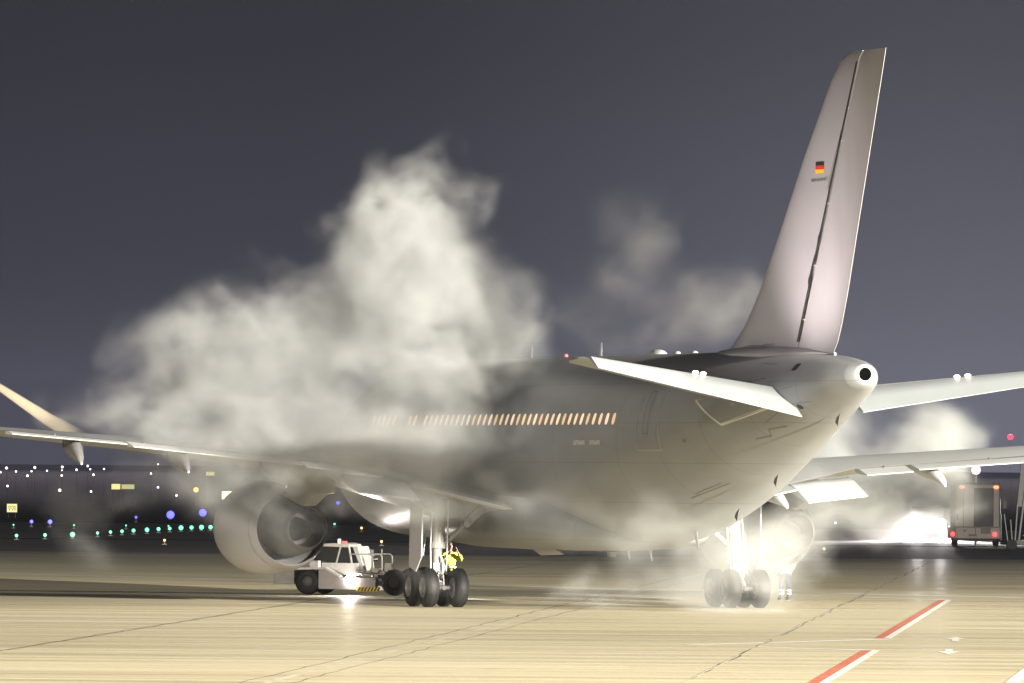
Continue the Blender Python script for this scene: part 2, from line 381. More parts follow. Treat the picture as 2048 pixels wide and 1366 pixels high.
# tail cone exhaust
tb = MB(); ax = Vector((0, -1, .0)); oc = Vector((0, -23.2, 6.83))
rr = [[(hw_*math.cos(a), -23.0-dy, zc_ + hz_*math.sin(a)) for a in [2*math.pi*k/48 for k in range(48)]] for dy, hw_, hz_, zc_ in ((-.0, .503, .393, 6.79), (.04, .485, .38, 6.79), (.1, .45, .365, 6.80), (.2, .39, .33, 6.81), (.28, .32, .30, 6.83), (.32, .28, .275, 6.84), (.33, .24, .24, 6.84), (.31, .20, .20, 6.84), (.27, .178, .178, 6.84), (.0, .175, .175, 6.84))]
tb.loft(rr, cap=False); oc = Vector((0, -23.0, 6.84))
tc_o = tb.build('tail_cone', M_SKIN, A)
MB().lathe([(.27, .178), (.345, .185), (.36, .215), (.35, .25), (.30, .262)], oc, ax, 40).build('exhaust_ring', M_WHITE, tc_o)
MB().lathe([(.33, .0), (.33, .186)], oc, ax, 30).build('exhaust_outlet_shade', mat('outlet_shade', (.002, .002, .002), 1, spec=0), tc_o)  # black disc paints the darkness inside the outlet
# surface patches on the port fuselage
def patch(name, outline, m, off=.006, parent=A, side=-1):
    vs = [fus_pt(y, z, side=side, off=off) for y, z in outline]; c = sum(vs, Vector())/len(vs)
    c = fus_pt(c.y, c.z, side=side, off=off)
    n = len(vs); mb = MB(); mb.add(vs + [c], [(i, (i+1) % n, n) for i in range(n)]); return mb.build(name, m, parent, smooth=80)
def oval(y, z, w, h, n=14, p=.75):
    return [(y + w/2*math.copysign(abs(math.cos(a))**p, math.cos(a)), z + h/2*math.copysign(abs(math.sin(a))**p, math.sin(a))) for a in [2*math.pi*k/n for k in range(n)]]
for i in range(44):
    if i in (5, 6, 9): continue
    patch('cabin_window', oval(13.1 - .533*i, 5.63, .23, .34), mat('lit_window_%d' % (i*7 % 4), (.6, .4, .2), .4, emit=(1.0, .66 + .03*(i*5 % 3), .36 + .05*(i*3 % 4)), strength=(.8, .6, .9, .7)[i*7 % 4]))
def outline(name, pts, w, m, parent=A, off=.005, close=True, side=-1):
    n = len(pts); mb = MB(); k = n if close else n-1
    for i in range(k):
        (y0, z0), (y1, z1) = pts[i], pts[(i+1) % n]
        L = math.hypot(y1-y0, z1-z0); nx, nz = -(z1-z0)/L*w/2, (y1-y0)/L*w/2
        st = max(1, int(L/.15))
        for j in range(st):
            a, b = j/st, (j+1)/st
            q = [(y0+(y1-y0)*a-nx, z0+(z1-z0)*a-nz), (y0+(y1-y0)*b-nx, z0+(z1-z0)*b-nz), (y0+(y1-y0)*b+nx, z0+(z1-z0)*b+nz), (y0+(y1-y0)*a+nx, z0+(z1-z0)*a+nz)]
            mb.add([fus_pt(*t, side=side, off=off) for t in q], [(0, 1, 2, 3)])
    return mb.build(name, m, parent, smooth=80)
dr = outline('cabin_door', [(-11.55, 4.72), (-11.55, 6.75), (-13.0, 6.75), (-13.0, 4.72)], .04, mat('door_line', (.36, .37, .36), .5))
outline('hinge_panel', [(-12.0, 5.2), (-12.0, 6.4), (-12.35, 6.4), (-12.35, 5.2)], .025, M_SEAM, dr)
# lettering low on the aft side (too small to read in the photograph)
zt, zb, hw = cr_interp(-8.3)
p = fus_pt(-7.95, 4.93, off=.012)
mt = Matrix(((0, 0, -1, p.x), (-1, 0, 0, p.y), (0, 1, 0, p.z), (0, 0, 0, 1)))
for dy in (.62, -.62):
    mt2 = mt.copy(); mt2[1][3] += dy; mt2[0][3] = fus_pt(p.y+dy, 4.93, off=.012).x
    text_mesh('fuselage_lettering', 'LUFTWAFFE', .19, mat('lettering_grey', (.75, .75, .72), .5), A, mt2)
# small marks on the aft body
outline('access_panel', [(-12.5, 3.36), (-14.4, 3.80)], .018, M_SEAM, close=False)
outline('access_panel', [(-12.9, 3.50), (-14.2, 3.80)], .018, M_SEAM, close=False)
patch('vent_opening', oval(-20.4, 7.05, .30, .2, p=.4), M_DARK)
patch('vent_opening', oval(-20.6, 5.95, .22, .12), M_DARK)
patch('vent_opening', oval(-14.4, 5.0, .2, .12), M_SEAM)
# blade antennas, domes, drain masts
def blade(name, base, h, c, t, sweep, m, up=1):
    b = Vector(base); mb = MB(); rr = []
    for k, (f, s) in enumerate(((0, 1), (.6, .7), (1, .35))):
        rr.append([(b.x + t/2*s*math.sin(a), b.y - sweep*f + c/2*s*math.cos(a), b.z + up*h*f) for a in [2*math.pi*j/10 for j in range(10)]])
    return mb.loft(rr).build(name, m, A)
blade('blade_antenna', (0, -1.0, 7.5), .47, .3, .05, .1, M_WHITE)
blade('blade_antenna', (0, 5.6, 7.5), .5, .3, .05, .1, M_WHITE)
MB().sphere((0, -6.2, 7.52), (.22, .62, .19)).build('antenna_dome', M_WHITE, A)
for y in (-7.9, -9.4): MB().sphere((0, y, 7.54), (.1, .22, .10)).build('antenna_dome', M_WHITE, A)
bl = MB().sphere((0, 2.2, 7.6), .07).build('beacon', mat('beacon_off', (.5, .1, .1), .3), A)
for y, x in ((-3.6, 0), (-5.0, .2), (-9.6, 0)): 
    blade('drain_mast', (x, y, cr_interp(y)[1]+.05), .5, .28, .05, .25, M_WHITE, -1)
for y, z in ((-16.4, 3.95), (-13.2, 2.95), (-21.3, 5.65)):
    p = fus_pt(y, z, off=-.02); MB().prism([(p.x, y+.18, z), (p.x-.05, y-.16, z-.12), (p.x, y-.16, z+.14)], (-.04, -.02, -.12)).build('fuselage_fin', M_SEAM, A, smooth=0)
# seam of the tail cone hatch
outline('tail_hatch', [(-17.6, 5.05), (-18.3, 5.15), (-18.5, 5.32), (-19.3, 5.42)], .035, M_SEAM, close=False)
outline('tail_seam', [(-18.6, 5.5), (-20.2, 6.0), (-21.2, 6.1)], .02, M_SEAM, close=False)
# tail skid under the belly
MB().box((.0, -2.0, 1.80), (.5, 1.0, .22), 0, None, .8).box((.1, -1.9, 1.66), (.2, .3, .2)).build('belly_fitting', M_SKIN, A)

def airfoil(n=10, t=.12):
    """closed ring of (chord 0=LE..1=TE, thickness)"""
    up = [(c, 5*t*(.2969*math.sqrt(c) - .126*c - .3516*c*c + .2843*c**3 - .1015*c**4)) for c in [.5*(1-math.cos(math.pi*i/n)) for i in range(n+1)]]
    return up + [(c, -z*.85) for c, z in reversed(up[1:-1])]
def wing_surface(secs, t=.12, n=12, cut=(0, 1)):
    """secs: (x, yLE, zLE, chord, zTE-zLE, thickness)"""
    rings = []
    for (x, yl, zl, ch, dz, tk) in secs:
        r = []
        for c, z in airfoil(n, tk):
            c2 = cut[0] + c*(cut[1]-cut[0])
            r.append((x, yl - ch*c2, zl + dz*c2 + z*ch))
        rings.append(r)
    return MB().loft(rings)
# wings
WS = [(2.2, 8.6, 3.0, 9.9, -.10, .13), (4.8, 6.9, 3.55, 8.1, -.05, .125), (8.2, 4.7, 4.20, 5.8, .05, .115), (14, .9, 4.76, 4.15, .0, .11), (21.4, -4.0, 5.24, 2.25, .03, .10), (21.75, -4.4, 5.27, 1.7, .03, .05)]
def mirror(secs): return [(-a[0], *a[1:]) for a in secs]
def wing_at(x):
    for a, b in zip(WS, WS[1:]):
        if a[0] <= x <= b[0]:
            t = (x-a[0])/(b[0]-a[0]); return [u+(v-u)*t for u, v in zip(a, b)]
for side in (-1, 1):
    W0 = WS if side > 0 else mirror(WS)
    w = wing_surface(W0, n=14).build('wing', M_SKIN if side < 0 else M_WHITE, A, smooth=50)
    # inboard flap lowered, aft of the trailing edge
    def flap(x0, x1, ch, drop, name='flap', m=M_WHITE, dz=(0, 0)):
        mb = MB(); rings = []
        for x, dz_ in ((x0, dz[0]), (x1, dz[1])):
            s = wing_at(x); yt = s[1]-s[3]*.93; zt = s[2] + s[4]*.93 - .06 + dz_
            pts = [(0, .0), (.12, .07), (.4, .08), (1, .015), (1, -.01), (.4, -.06), (.1, -.05)]
            rings.append([(side*x, yt - (c*ch*math.cos(drop) - z*ch*math.sin(drop)), zt + z*ch*math.cos(drop) - c*ch*math.sin(drop)) for c, z in pts])
        return mb.loft(rings).build(name, m, w, smooth=40)
    flap(3.1, 5.9, 1.5, R(4)); flap(6.15, 8.05, 1.9, R(15), 'flap', dz=(-.04, -.24)); flap(8.3, 9.6, 1.1, R(8), 'aileron'); flap(9.75, 15.6, 1.15, R(5)); flap(15.7, 19.6, .8, R(3), 'aileron')
    # slats
    mb = MB()
    for x, ln, dr_ in ((5.6, 2.6, .30), (10.4, 2.7, .34), (13.7, 2.2, .28), (17.3, 1.9, .30)):
        s = wing_at(x); yt = s[1] - s[3]; zt = s[2] + s[4]
        mb = MB(); rr = []
        for f, r, dz in ((0, .03, 0), (.15, .14, .03), (.45, .19, .1), (.75, .16, .23), (.93, .09, .40), (1, .03, .52)):
            y = yt + ln*.62 - ln*f
            rr.append([(side*(x + 1.1*r*math.sin(a)), y, zt - .17 - dz*dr_/(.26 if side < 0 else .34) + (1.75 if side < 0 else 1.1)*r*math.cos(a)) for a in [2*math.pi*k/16 for k in range(16)]])
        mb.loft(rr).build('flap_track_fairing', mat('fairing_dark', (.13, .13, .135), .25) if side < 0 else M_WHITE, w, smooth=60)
    # slat line along the leading edge
    mb = MB()
    for x in (9.0, 12.0, 15.0, 18.0):
        s = wing_at(x); MB().box((side*x, s[1]-s[3]-.02, s[2]+s[4]-.03), (.05, .04, .12)).build('static_wick', M_DARK, w, smooth=0)
    # fence at the tip
    t = WS[-1]
    MB().prism([(side*21.78, t[1], t[2]), (side*21.9, t[1]-1.1, t[2]+.65), (side*21.9, t[1]-1.7, t[2]+.6), (side*21.78, t[1]-1.75, t[2]), (side*21.9, t[1]-1.7, t[2]-.6), (side*21.85, t[1]-1.1, t[2]-.5)], (side*.05, 0, 0)).build('wingtip_fence', M_SKIN, w, smooth=0)
# tailplane: leading edge down, elevators drooping
for side in (-1, 1):
    HS = [(.6, -15.6, 6.10, 5.0, .36, .10), (1.5, -16.4, 6.22, 4.55, .30, .10), (7.9, -21.3, 7.12, 1.95, .13, .09), (8.08, -21.9, 7.15, 1.2, .08, .05)]
    H = HS if side > 0 else mirror(HS)
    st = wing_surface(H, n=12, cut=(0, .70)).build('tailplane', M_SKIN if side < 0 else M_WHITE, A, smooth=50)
    rings = []
    for x, f in ((.9, 0), (7.72, 1)):
        t = (x-1.5)/(7.9-1.5); s = [u+(v-u)*t for u, v in zip(HS[1], HS[2])]
        yh = s[1]-s[3]*.69; zh = s[2]+s[4]*.69; ch = s[3]*.36; dr_ = R((24 if f == 0 else 22) if side < 0 else (19 if f == 0 else 16))
        pts = [(0, .045), (.05, .075), (.5, .05), (1, .008), (1, -.008), (.5, -.05), (.05, -.07), (0, -.045)]
        rings.append([(side*x, yh - (c*ch*math.cos(dr_) + z*ch*math.sin(dr_)), zh + .02 + z*ch*math.cos(dr_) - c*ch*math.sin(dr_)) for c, z in pts])
    mb = MB(); mb.loft(rings); mb.build('elevator', mat('elevator_paint', (.30, .33, .345), .5, noise=.25, nscale=1.2, dirt=(.24, .26, .27)), st, smooth=40)
    for f in (.42, .46):
        a = [u+(v-u)*f for u, v in zip(rings[0][0], rings[1][0])]; MB().sphere((a[0], a[1], a[2]+.06), (.09, .09, .05)).build('logo_lamp', mat('logo_lamp_glass', (.9, .8, .75), .2, emit=(1, .86, .82), strength=4), st)
    gp = Matrix.Translation((AX, AY, 0)) @ Matrix.Rotation(ATH, 4, 'Z')
    spot('logo_light', gp @ Vector((a[0], a[1]+.1, a[2]+.25)), gp @ Vector((0, -19.8, 10.9)), 2000, (1.0, 0.86, 0.84), 84, 1.0, .06)
    # scuff plates
for s_ in (-1, 1):
    outline('tailplane_apron', [(-15.2, 6.15), (-16.6, 5.45), (-19.6, 6.0)], .07, M_LINE, close=False, side=s_)
    vs = [(-15.2, 6.15), (-16.6, 5.45), (-19.6, 6.0), (-18, 6.5)]
    patch('apron_plate', vs, M_SKIN2, .004, side=s_)
    patch('apron_plate', [(-17.3, 6.55), (-18.1, 7.18), (-19.0, 7.15), (-20.6, 6.5), (-19.5, 6.35)], mat('scuff_dark', (.14, .135, .135), .5), .004, side=s_)
# fin and rudder
def fin_secs(cut):
    # z, y LE, y TE, thickness
    L = [(7.35, -11.8, -20.75), (7.75, -12.85, -21.2), (8.3, -13.85, -21.55), (9.2, -14.95, -22.0), (11, -16.7, -22.75), (13, -18.55, -23.6), (15.0, -20.6, -24.45), (15.55, -21.3, -24.68), (15.75, -22.1, -24.75)]
    rings = []
    for z, yl, yt in L:
        hl = -18.5 + (z-7.5)*(-23.05+18.5)/(8.1)       # hinge line
        ch = yl-yt; tk = .10 if z < 15.6 else .05
        lo, hi = (0, (yl-hl-.05)/ch) if cut == 0 else ((yl-hl+.05)/ch, 1)
        r = []
        n = 12
        def th(c): return 5*tk*ch*(.2969*math.sqrt(c) - .126*c - .3516*c*c + .2843*c**3 - .1015*c**4)*(.75)
        cs = [lo + (hi-lo)*.5*(1-math.cos(math.pi*i/n)) for i in range(n+1)]
        for c in cs: r.append((max(th(c), .006), yl-ch*c, z))
        for c in reversed(cs): r.append((-max(th(c), .006), yl-ch*c, z))
        rings.append(r)
    return rings
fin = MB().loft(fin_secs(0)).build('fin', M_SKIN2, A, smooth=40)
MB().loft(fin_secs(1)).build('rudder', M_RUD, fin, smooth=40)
# dark filler behind the hinge gap, with small hinge bumps
mb = MB()
hl = lambda z: -18.5 + (z-7.5)*(-23.05+18.5)/8.1

mb = MB()
for z in (14.2, 13.3, 11.6, 9.9, 8.4): MB().box((-.22 + (z-8)*.012, hl(z), z), (.05, .16, .035)).build('hinge_bracket', M_LINE, fin, smooth=0)
# dorsal fairing
mb = MB(); rr = []
for y, w_, h_ in ((-10.8, .1, .05), (-12.5, .5, .22), (-14.5, .75, .3), (-17, .8, .28), (-19.0, .5, .2), (-20.4, .2, .05), (-21, .03, -.05)):
    rr.append([(w_*math.cos(a), y, 7.42 + h_*math.sin(a)) for a in [2*math.pi*k/20 for k in range(20)]])
mb.loft(rr).build('fin_root_fairing', M_SKIN2, fin, smooth=60)
def on_fin(y, z):
    if z > 14.95: return on_fin(y + (z-14.9)*.55, 14.9)
    for (za, yla, yta), (zb_, ylb, ytb) in zip([(7.75, -12.6, -21.2), (9.2, -14.7, -22.0), (11, -16.5, -22.75), (13, -18.55, -23.6)], [(9.2, -14.7, -22.0), (11, -16.5, -22.75), (13, -18.55, -23.6), (15, -20.6, -24.45)]):
        if za <= z <= zb_:
            t = (z-za)/(zb_-za); yl = yla+(ylb-yla)*t; yt = yta+(ytb-yta)*t; ch = yl-yt; c = max(0.001, (yl-y)/ch)
            return -(5*.10*ch*(.2969*math.sqrt(c) - .126*c - .3516*c*c + .2843*c**3 - .1015*c**4)*.75)
    return -.3
mb = MB(); prev = None
for i in range(41):
    z = 7.78 + i*(15.45-7.78)/40; w_ = .055 + (.05 if 9.0 < z < 11 and i % 3 == 0 else 0); y = hl(z) + (.07 if 9.4 < z < 9.9 else 0)
    xa = on_fin(hl(z), z) - .06; cur = [(xa, y+w_, z), (xa, y-w_, z)]
    if prev: mb.add([prev[0], prev[1], cur[1], cur[0]], [(0, 1, 2, 3)])
    prev = cur
mb.build('hinge_gap', M_DARK, fin, smooth=0)
def fin_patch(name, pts, m, off=.012):
    mb = MB(); mb.add([(on_fin(y, z)-off, y, z) for y, z in pts], [tuple(range(len(pts)))]); return mb.build(name, m, fin, smooth=0)
fy, fz = -20.2, 12.62
for i, m in enumerate((M_BLACK, M_RED, M_GOLD)):
    z1 = fz + .16 - i*.108
    if i == 0: flag = fin_patch('flag', [(fy+.31, z1), (fy-.31, z1), (fy-.31, z1-.108), (fy+.31, z1-.108)], m)
    else:
        o = fin_patch('flag_stripe', [(fy+.31, z1), (fy-.31, z1), (fy-.31, z1-.108), (fy+.31, z1-.108)], m); o.parent = fin
p = Vector((on_fin(-20.2, 12.28)-.016, -20.2, 12.27))
mt = Matrix(((0, 0, -1, p.x), (-1, .0, 0, p.y), (0, 1, 0, p.z), (0, 0, 0, 1)))
text_mesh('type_lettering', 'AIRBUS A310-304 MRTT', .125, mat('letter_dark', (.12, .11, .11), .6), fin, mt)
for a, b in (((-20.75, 12.0), (-21.75, 13.6)), ((-20.83, 12.0), (-21.83, 13.6))):
    dy, dz = b[0]-a[0], b[1]-a[1]
    pts = [(a[0]+.012, a[1]), (b[0]+.012, b[1]), (b[0]-.012, b[1]), (a[0]-.012, a[1])]
    mb = MB(); mb.add([(on_fin(y, z)-.015, y, z) for y, z in pts], [(0, 1, 2, 3)]); mb.build('seal_strip', M_SEAM, fin, smooth=0)
MB().box((-.12, -15.9, 7.74), (.9, 2.0, .03)).build('root_plate', M_SKIN2, fin, smooth=0)

# engines
def engine(side):
    ex = side*7.9; z = 2.28; e = MB()
    e.lathe([(0, 1.12), (.5, 1.24), (1.4, 1.38), (2.6, 1.44), (3.4, 1.42), (4.0, 1.33), (4.2, 1.22), (4.15, 1.12), (3.9, 1.08), (3.2, 1.10), (.6, 1.16), (.1, 1.09), (0, 1.12)], (ex, 4.7, z), (0, 1, 0), 56)
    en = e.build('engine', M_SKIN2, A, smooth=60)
    MB().lathe([(-1.5, .56), (-1.48, .62), (-1.2, .68), (-.2, .82), (.8, .92), (1.4, .9)], (ex, 4.7, z), (0, 1, 0), 44).build('core_cowl', M_HOT, en, smooth=60)
    MB().lathe([(-1.5, .56), (-1.3, .52), (-.4, .48), (-.4, .0)], (ex, 4.7, z), (0, 1, 0), 36).lathe([(-1.75, .0), (-1.6, .1), (-.9, .3), (-.4, .36)], (ex, 4.7, z), (0, 1, 0), 30).build('exhaust_nozzle', M_HOT, en, smooth=60)
    MB().lathe([(.55, 1.14), (.55, .3)], (ex, 4.7, z), (0, 1, 0), 48).build('fan_duct', M_DARK, en, smooth=60)
    MB().lathe([(3.3, 1.1), (3.3, .3), (3.75, .0)], (ex, 4.7, z), (0, 1, 0), 48).build('fan', M_DARK, en, smooth=60)
    s = wing_at(7.9); y0 = s[1]; zt = s[2]
    mb = MB(); rr = []
    for y, za, zb_, w_ in ((7.6, z+1.44, z+1.2, .1), (6.6, z+1.75, z+1.2, .3), (5.0, zt+.1, z+1.0, .42), (3.0, zt-.1, z+.7, .42), (1.6, zt-.25, z+1.05, .3), (.4, zt-.4, zt-.75, .08)):
        rr.append([(ex-w_/2, y, zb_), (ex+w_/2, y, zb_), (ex+w_/2, y, za), (ex-w_/2, y, za)])
    mb.loft(rr).build('pylon', M_SKIN2, en, smooth=20)
    outl = MB()
    for a0 in range(0, 360, 4):
        a, b = R(a0), R(a0+4); r = 1.245
        outl.add([(ex+r*math.cos(t), y, z+r*math.sin(t)) for t, y in ((a, 5.18), (b, 5.18), (b, 5.21), (a, 5.21))], [(0, 1, 2, 3)])
    outl.build('cowl_seam', M_SEAM, en)
for s_ in (-1, 1): engine(s_)

# main landing gear
def wheel(x, y, r, w, parent, hub):
    mb = MB(); prof = [(-w/2+.03, r*.52), (-w/2, r*.60), (-w/2+.01, r*.80), (-w/2+.05, r*.92), (-w/2+.11, r*.985), (-.02, r), (.02, r), (w/2-.11, r*.985), (w/2-.05, r*.92), (w/2-.01, r*.80), (w/2, r*.60), (w/2-.03, r*.52)]
    mb.lathe(prof, (x, y, r), (1, 0, 0), 40)
    for g in (-.10, 0, .10): mb.lathe([(g-.008, r*1.0), (g-.004, r*.99), (g+.004, r*.99), (g+.008, r*1.0)], (x, y, r), (1, 0, 0), 40)
    t = mb.build('wheel', [M_TYRE, M_RIM], parent, smooth=50)
    return t
def rim(x, y, r, w, s, parent):
    mb = MB(); mb.lathe([(s*(w/2-.03), r*.53), (s*(w/2-.01), r*.50), (s*(w/2-.07), r*.46), (s*(w/2-.12), r*.30), (s*(w/2-.05), r*.22), (s*(w/2-.03), r*.12), (s*(w/2-.03), .0)], (x, y, r), (1, 0, 0), 30)
    for k in range(8):
        a = 2*math.pi*k/8; mb.tube((x+s*(w/2-.13), y+r*.36*math.cos(a), r+r*.36*math.sin(a)), (x+s*(w/2-.085), y+r*.36*math.cos(a), r+r*.36*math.sin(a)), .03, n=8)
    mb.build('wheel_rim', M_RIM, parent)
def main_gear(side):
    gx = side*4.8; r = .584
    top = Vector((side*4.66, .15, 3.42)); bot = Vector((gx, 0, .72))
    mid = top.lerp(bot, .58)
    mb = MB(); mb.tube(top, mid, .20, .20, 20); mb.tube(top.lerp(bot, .55), top.lerp(bot, .62), .235, .235, 20); mb.tube(top.lerp(bot, .30), top.lerp(bot, .33), .225, .225, 20)
    mb.tube(mid, bot, .145, .145, 18)
    mb.box(top.lerp(bot, .84), (.34, .42, .34)); mb.box((gx, 0, .62), (.30, .5, .34))
    gear = mb.build('main_gear', M_STEEL, A)
    MB().tube((gx, -.8, .584), (gx, .8, .584), .07, .07, 14).box((gx, 0, .66), (.26, .7, .2)).tube((gx-.5, -.7, .584), (gx+.5, -.7, .584), .07).tube((gx-.5, .7, .584), (gx+.5, .7, .584), .07).build('bogie_beam', mat('beam_dark', (.06, .06, .058), .6), gear)
    # brake rods, hoses
    mb = MB()
    for dx in (-.24, .24): mb.path([top+Vector((dx, -.1, -.2)), mid+Vector((dx*1.1, -.12, 0)), bot+Vector((dx*1.0, -.22, .25))], [.022]*3, 8)
    mb.path([bot+Vector((0, -.25, .35)), bot+Vector((side*-.05, -.55, .22)), bot+Vector((0, -.75, -.05))], [.02]*3, 8)
    mb.path([bot+Vector((.08, -.2, .8)), bot+Vector((.14, -.42, .45)), bot+Vector((.1, -.2, .15))], [.035]*3, 8)
    mb.build('brake_line', M_WHITE, gear)
    # folding side brace going inboard and up
    a = top.lerp(bot, .66) + Vector((0, 0, .05)); b = Vector((side*3.15, .15, 3.12)); c = a.lerp(b, .56)
    mb = MB(); mb.tube(a, c, .075, .085, 12); d = (b-c)
    rot = d.to_track_quat('Z', 'Y').to_matrix(); mb.box(c.lerp(b, .5), (.15, .24, d.length), 0, rot); mb.tube(c+Vector((0, -.16, 0)), c+Vector((0, .16, 0)), .11, .11, 14)
    mb.tube(b+Vector((0, -.2, 0)), b+Vector((0, .2, 0)), .1, .1, 12)
    mb.build('side_brace', M_STEEL, gear)
    MB().tube(c, Vector((side*4.15, .2, 3.3)), .03, .03, 8).build('lock_link', M_STEEL, gear)
    # leg door outboard of the strut
    MB().prism([(side*5.35, .75, 3.35), (side*5.35, -.45, 3.35), (side*5.38, -.45, 1.5), (side*5.38, .1, 1.05), (side*5.38, .75, 1.2)], (side*.05, 0, 0)).build('leg_door', M_SKIN2, gear, smooth=0, bevel=.01)
    for dy in (-.7, .7):
        for dx in (-.465, .465):
            w = wheel(gx+dx, dy, r, .42, gear, None)
            for s in (-1, 1): rim(gx+dx, dy, r, .42, s, w)
for s_ in (-1, 1): main_gear(s_)
# belly gear doors (closed edges proud of the belly) and nose gear
MB().prism([(-1.5, 1.0, 1.78), (-1.5, -1.3, 1.78), (-1.35, -1.7, 1.60), (-1.3, .6, 1.55)], (.05, 0, 0)).build('bay_door', M_SKIN2, A, smooth=0)
ng = MB().tube((0, 15.2, 2.4), (0, 15.2, .5), .11, .10, 14).tube((-.3, 15.2, .5), (.3, 15.2, .5), .07).build('nose_gear', M_STEEL, A)
MB().prism([(-.45, 16.3, 2.2), (-.45, 14.6, 2.2), (-.55, 14.6, 1.35), (-.55, 15.9, 1.25)], (.04, 0, 0)).build('nose_gear_door', M_WHITE, ng, smooth=0)
for dx in (-.3, .3):
    w = wheel(dx, 15.2, .5, .36, ng, None)
    for s in (-1, 1): rim(dx, 15.2, .5, .36, s, w)
# engine number lamps: small white light on the nose leg
# ---------------------------------------------------------------- aircraft tractor
exec_tug = True
tg = ground(690, 1187); T = empty('aircraft_tractor', (-5.35, 267.0, 0), R(-14), 'low white tractor with a glazed cab and glaring work lamp, behind the left engine', 'tractor')
mb = MB(); hw = 1.15
def side_prism(mb, pts, y0, y1, mi=0): return mb.prism([(x, y0, z) for x, z in pts], (0, y1-y0, 0), mi)
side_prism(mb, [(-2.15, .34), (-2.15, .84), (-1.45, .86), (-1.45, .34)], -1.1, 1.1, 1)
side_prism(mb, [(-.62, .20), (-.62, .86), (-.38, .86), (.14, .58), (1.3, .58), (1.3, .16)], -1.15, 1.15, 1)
side_prism(mb, [(-1.5, .80), (-1.5, .90), (-.36, .90), (.17, .62), (.12, .56), (-.4, .84)], -1.18, 1.18, 0)
side_prism(mb, [(1.3, .45), (1.3, .74), (2.75, .80), (2.85, .60), (2.6, .45)], -.9, .9, 2)
body = mb.build('body', [M_TUGW, M_TUGS, M_DARK], T, smooth=0, bevel=.015)
mb = MB()
for i in range(4): mb.box((-1.25+.04*i, -.2, .93+.05*i), (.5, 1.5, .022))
mb.build('grille', M_TUGW, body, smooth=0)
MB().box((-.78, -.95, 1.0), (.30, .35, .22)).build('tool_box', M_TUGW, body, smooth=0, bevel=.01)
cab = MB(); side_prism(cab, [(-.95, .88), (-.98, 1.04), (.62, 1.04), (.60, .64), (.2, .64), (-.3, .88)], -.8, .8)
side_prism(cab, [(-.70, 1.58), (-.66, 1.66), (.10, 1.69), (.28, 1.64), (.32, 1.55)], -.78, .78)
for x0, x1 in ((-.98, -.70), (-.12, .02), (.40, .30)):
    for y in (-.77, .77):
        cab.tube((x0, y, 1.03), (x1, y, 1.58), .03, n=8)
side_prism(cab, [(.62, .80), (.62, 1.02), (.40, 1.58), (.56, 1.58), (.80, .80)], -.7, .7)
cabo = cab.build('cab', M_TUGW, T, smooth=0)
MB().prism([(-.93, -.74, 1.04), (.40, -.74, 1.04), (.30, -.74, 1.58), (-.68, -.74, 1.58)], (0, 1.48, 0)).build('cab_window', M_GLASS, cabo, smooth=0)
MB().box((-.18, -.2, 1.74), (.08, .08, .15)).build('beacon', mat('beacon_white', (.8, .8, .75), .3, emit=(1, .8, .6), strength=2), cabo, smooth=0)
MB().box((.02, -.3, 1.72), (.16, .1, .06)).build('beacon', mat('beacon_red', (.7, .15, .1), .3, emit=(1, .2, .1), strength=.8), cabo, smooth=0)
mb = MB(); mb.path([(.35, -.8, 1.33), (1.35, -.8, 1.33), (1.42, -.8, 1.27), (1.42, -.8, .62)], [.022]*4, 8)
mb.build('hand_rail', M_WHITE, T)
MB().path([(.35, .5, 1.33), (1.35, .5, 1.33), (1.42, .5, 1.27), (1.42, .5, .62)], [.022]*4, 8).build('hand_rail', M_WHITE, T)
mb = MB(); mb.tube((1.0, -.4, .6), (1.0, -.4, 1.35), .05).tube((1.2, 0, .6), (1.2, 0, 1.5), .02).box((.98, -.4, 1.38), (.12, .1, .2)).sphere((1.1, -.4, 1.18), .09).box((1.62, -.6, .92), (.22, .3, .26))
for i in range(26):
    mb.box((.6+random.random()*1.3, -1.0+random.random()*.5, .62+random.random()*.22), (.04+random.random()*.22, .05+random.random()*.1, .03+random.random()*.10), 0, Matrix.Rotation(random.uniform(-.5, .5), 3, 'Y'))
mb.tube((.5, -1.0, .72), (1.9, -1.0, .68), .03).tube((1.3, -.9, .52), (2.0, -.9, .46), .05).build('hydraulic_gear', M_CHROME, T)
for x, y in ((-1.0, -.98), (-1.0, .98), (1.9, -.98), (1.9, .98)):
    mb = MB(); r = .43; w = .34
    mb.lathe([(-w/2, r*.5), (-w/2, r*.85), (-w/2+.05, r*.97), (0, r), (w/2-.05, r*.97), (w/2, r*.85), (w/2, r*.5), (w/2-.05, .0)], (x, y, r), (0, 1, 0), 32).lathe([(-w/2+.05, .0), (-w/2+.05, r*.5), (-w/2, r*.5)], (x, y, r), (0, 1, 0), 32)
    wh = mb.build('wheel', M_TYRE, T, smooth=50)
    MB().lathe([(-w/2+.02, .0), (-w/2+.01, r*.25), (-w/2+.04, r*.40)], (x, y, r), (0, 1, 0), 24).build('wheel_rim', mat('tug_rim', (.06, .06, .06), .5), wh)
bm_ = MB().box((1.06, -1.17, .20), (.78, .03, .14)); bmp = bm_.build('bumper', M_YEL, T, smooth=0)
mb = MB()
for i in range(7):
    x = .70 + .11*i; mb.prism([(x, -1.19, .135), (x+.055, -1.19, .135), (x+.13, -1.19, .265), (x+.075, -1.19, .265)], (0, -.004, 0))
mb.build('hazard_stripe', M_BLACK, bmp, smooth=0)
MB().lathe([(0, .0), (0, .17), (.06, .19), (.12, .1)], (.5, -1.3, .50), (0, 1, 0), 20).build('work_lamp', mat('lamp_white', (1, 1, 1), .3, emit=(1, .90, .84), strength=22), T)
pl = T.matrix_basis
tp = lambda v: Matrix.Translation((-5.35, 267.0, 0)) @ Matrix.Rotation(R(-14), 4, 'Z') @ Vector(v)
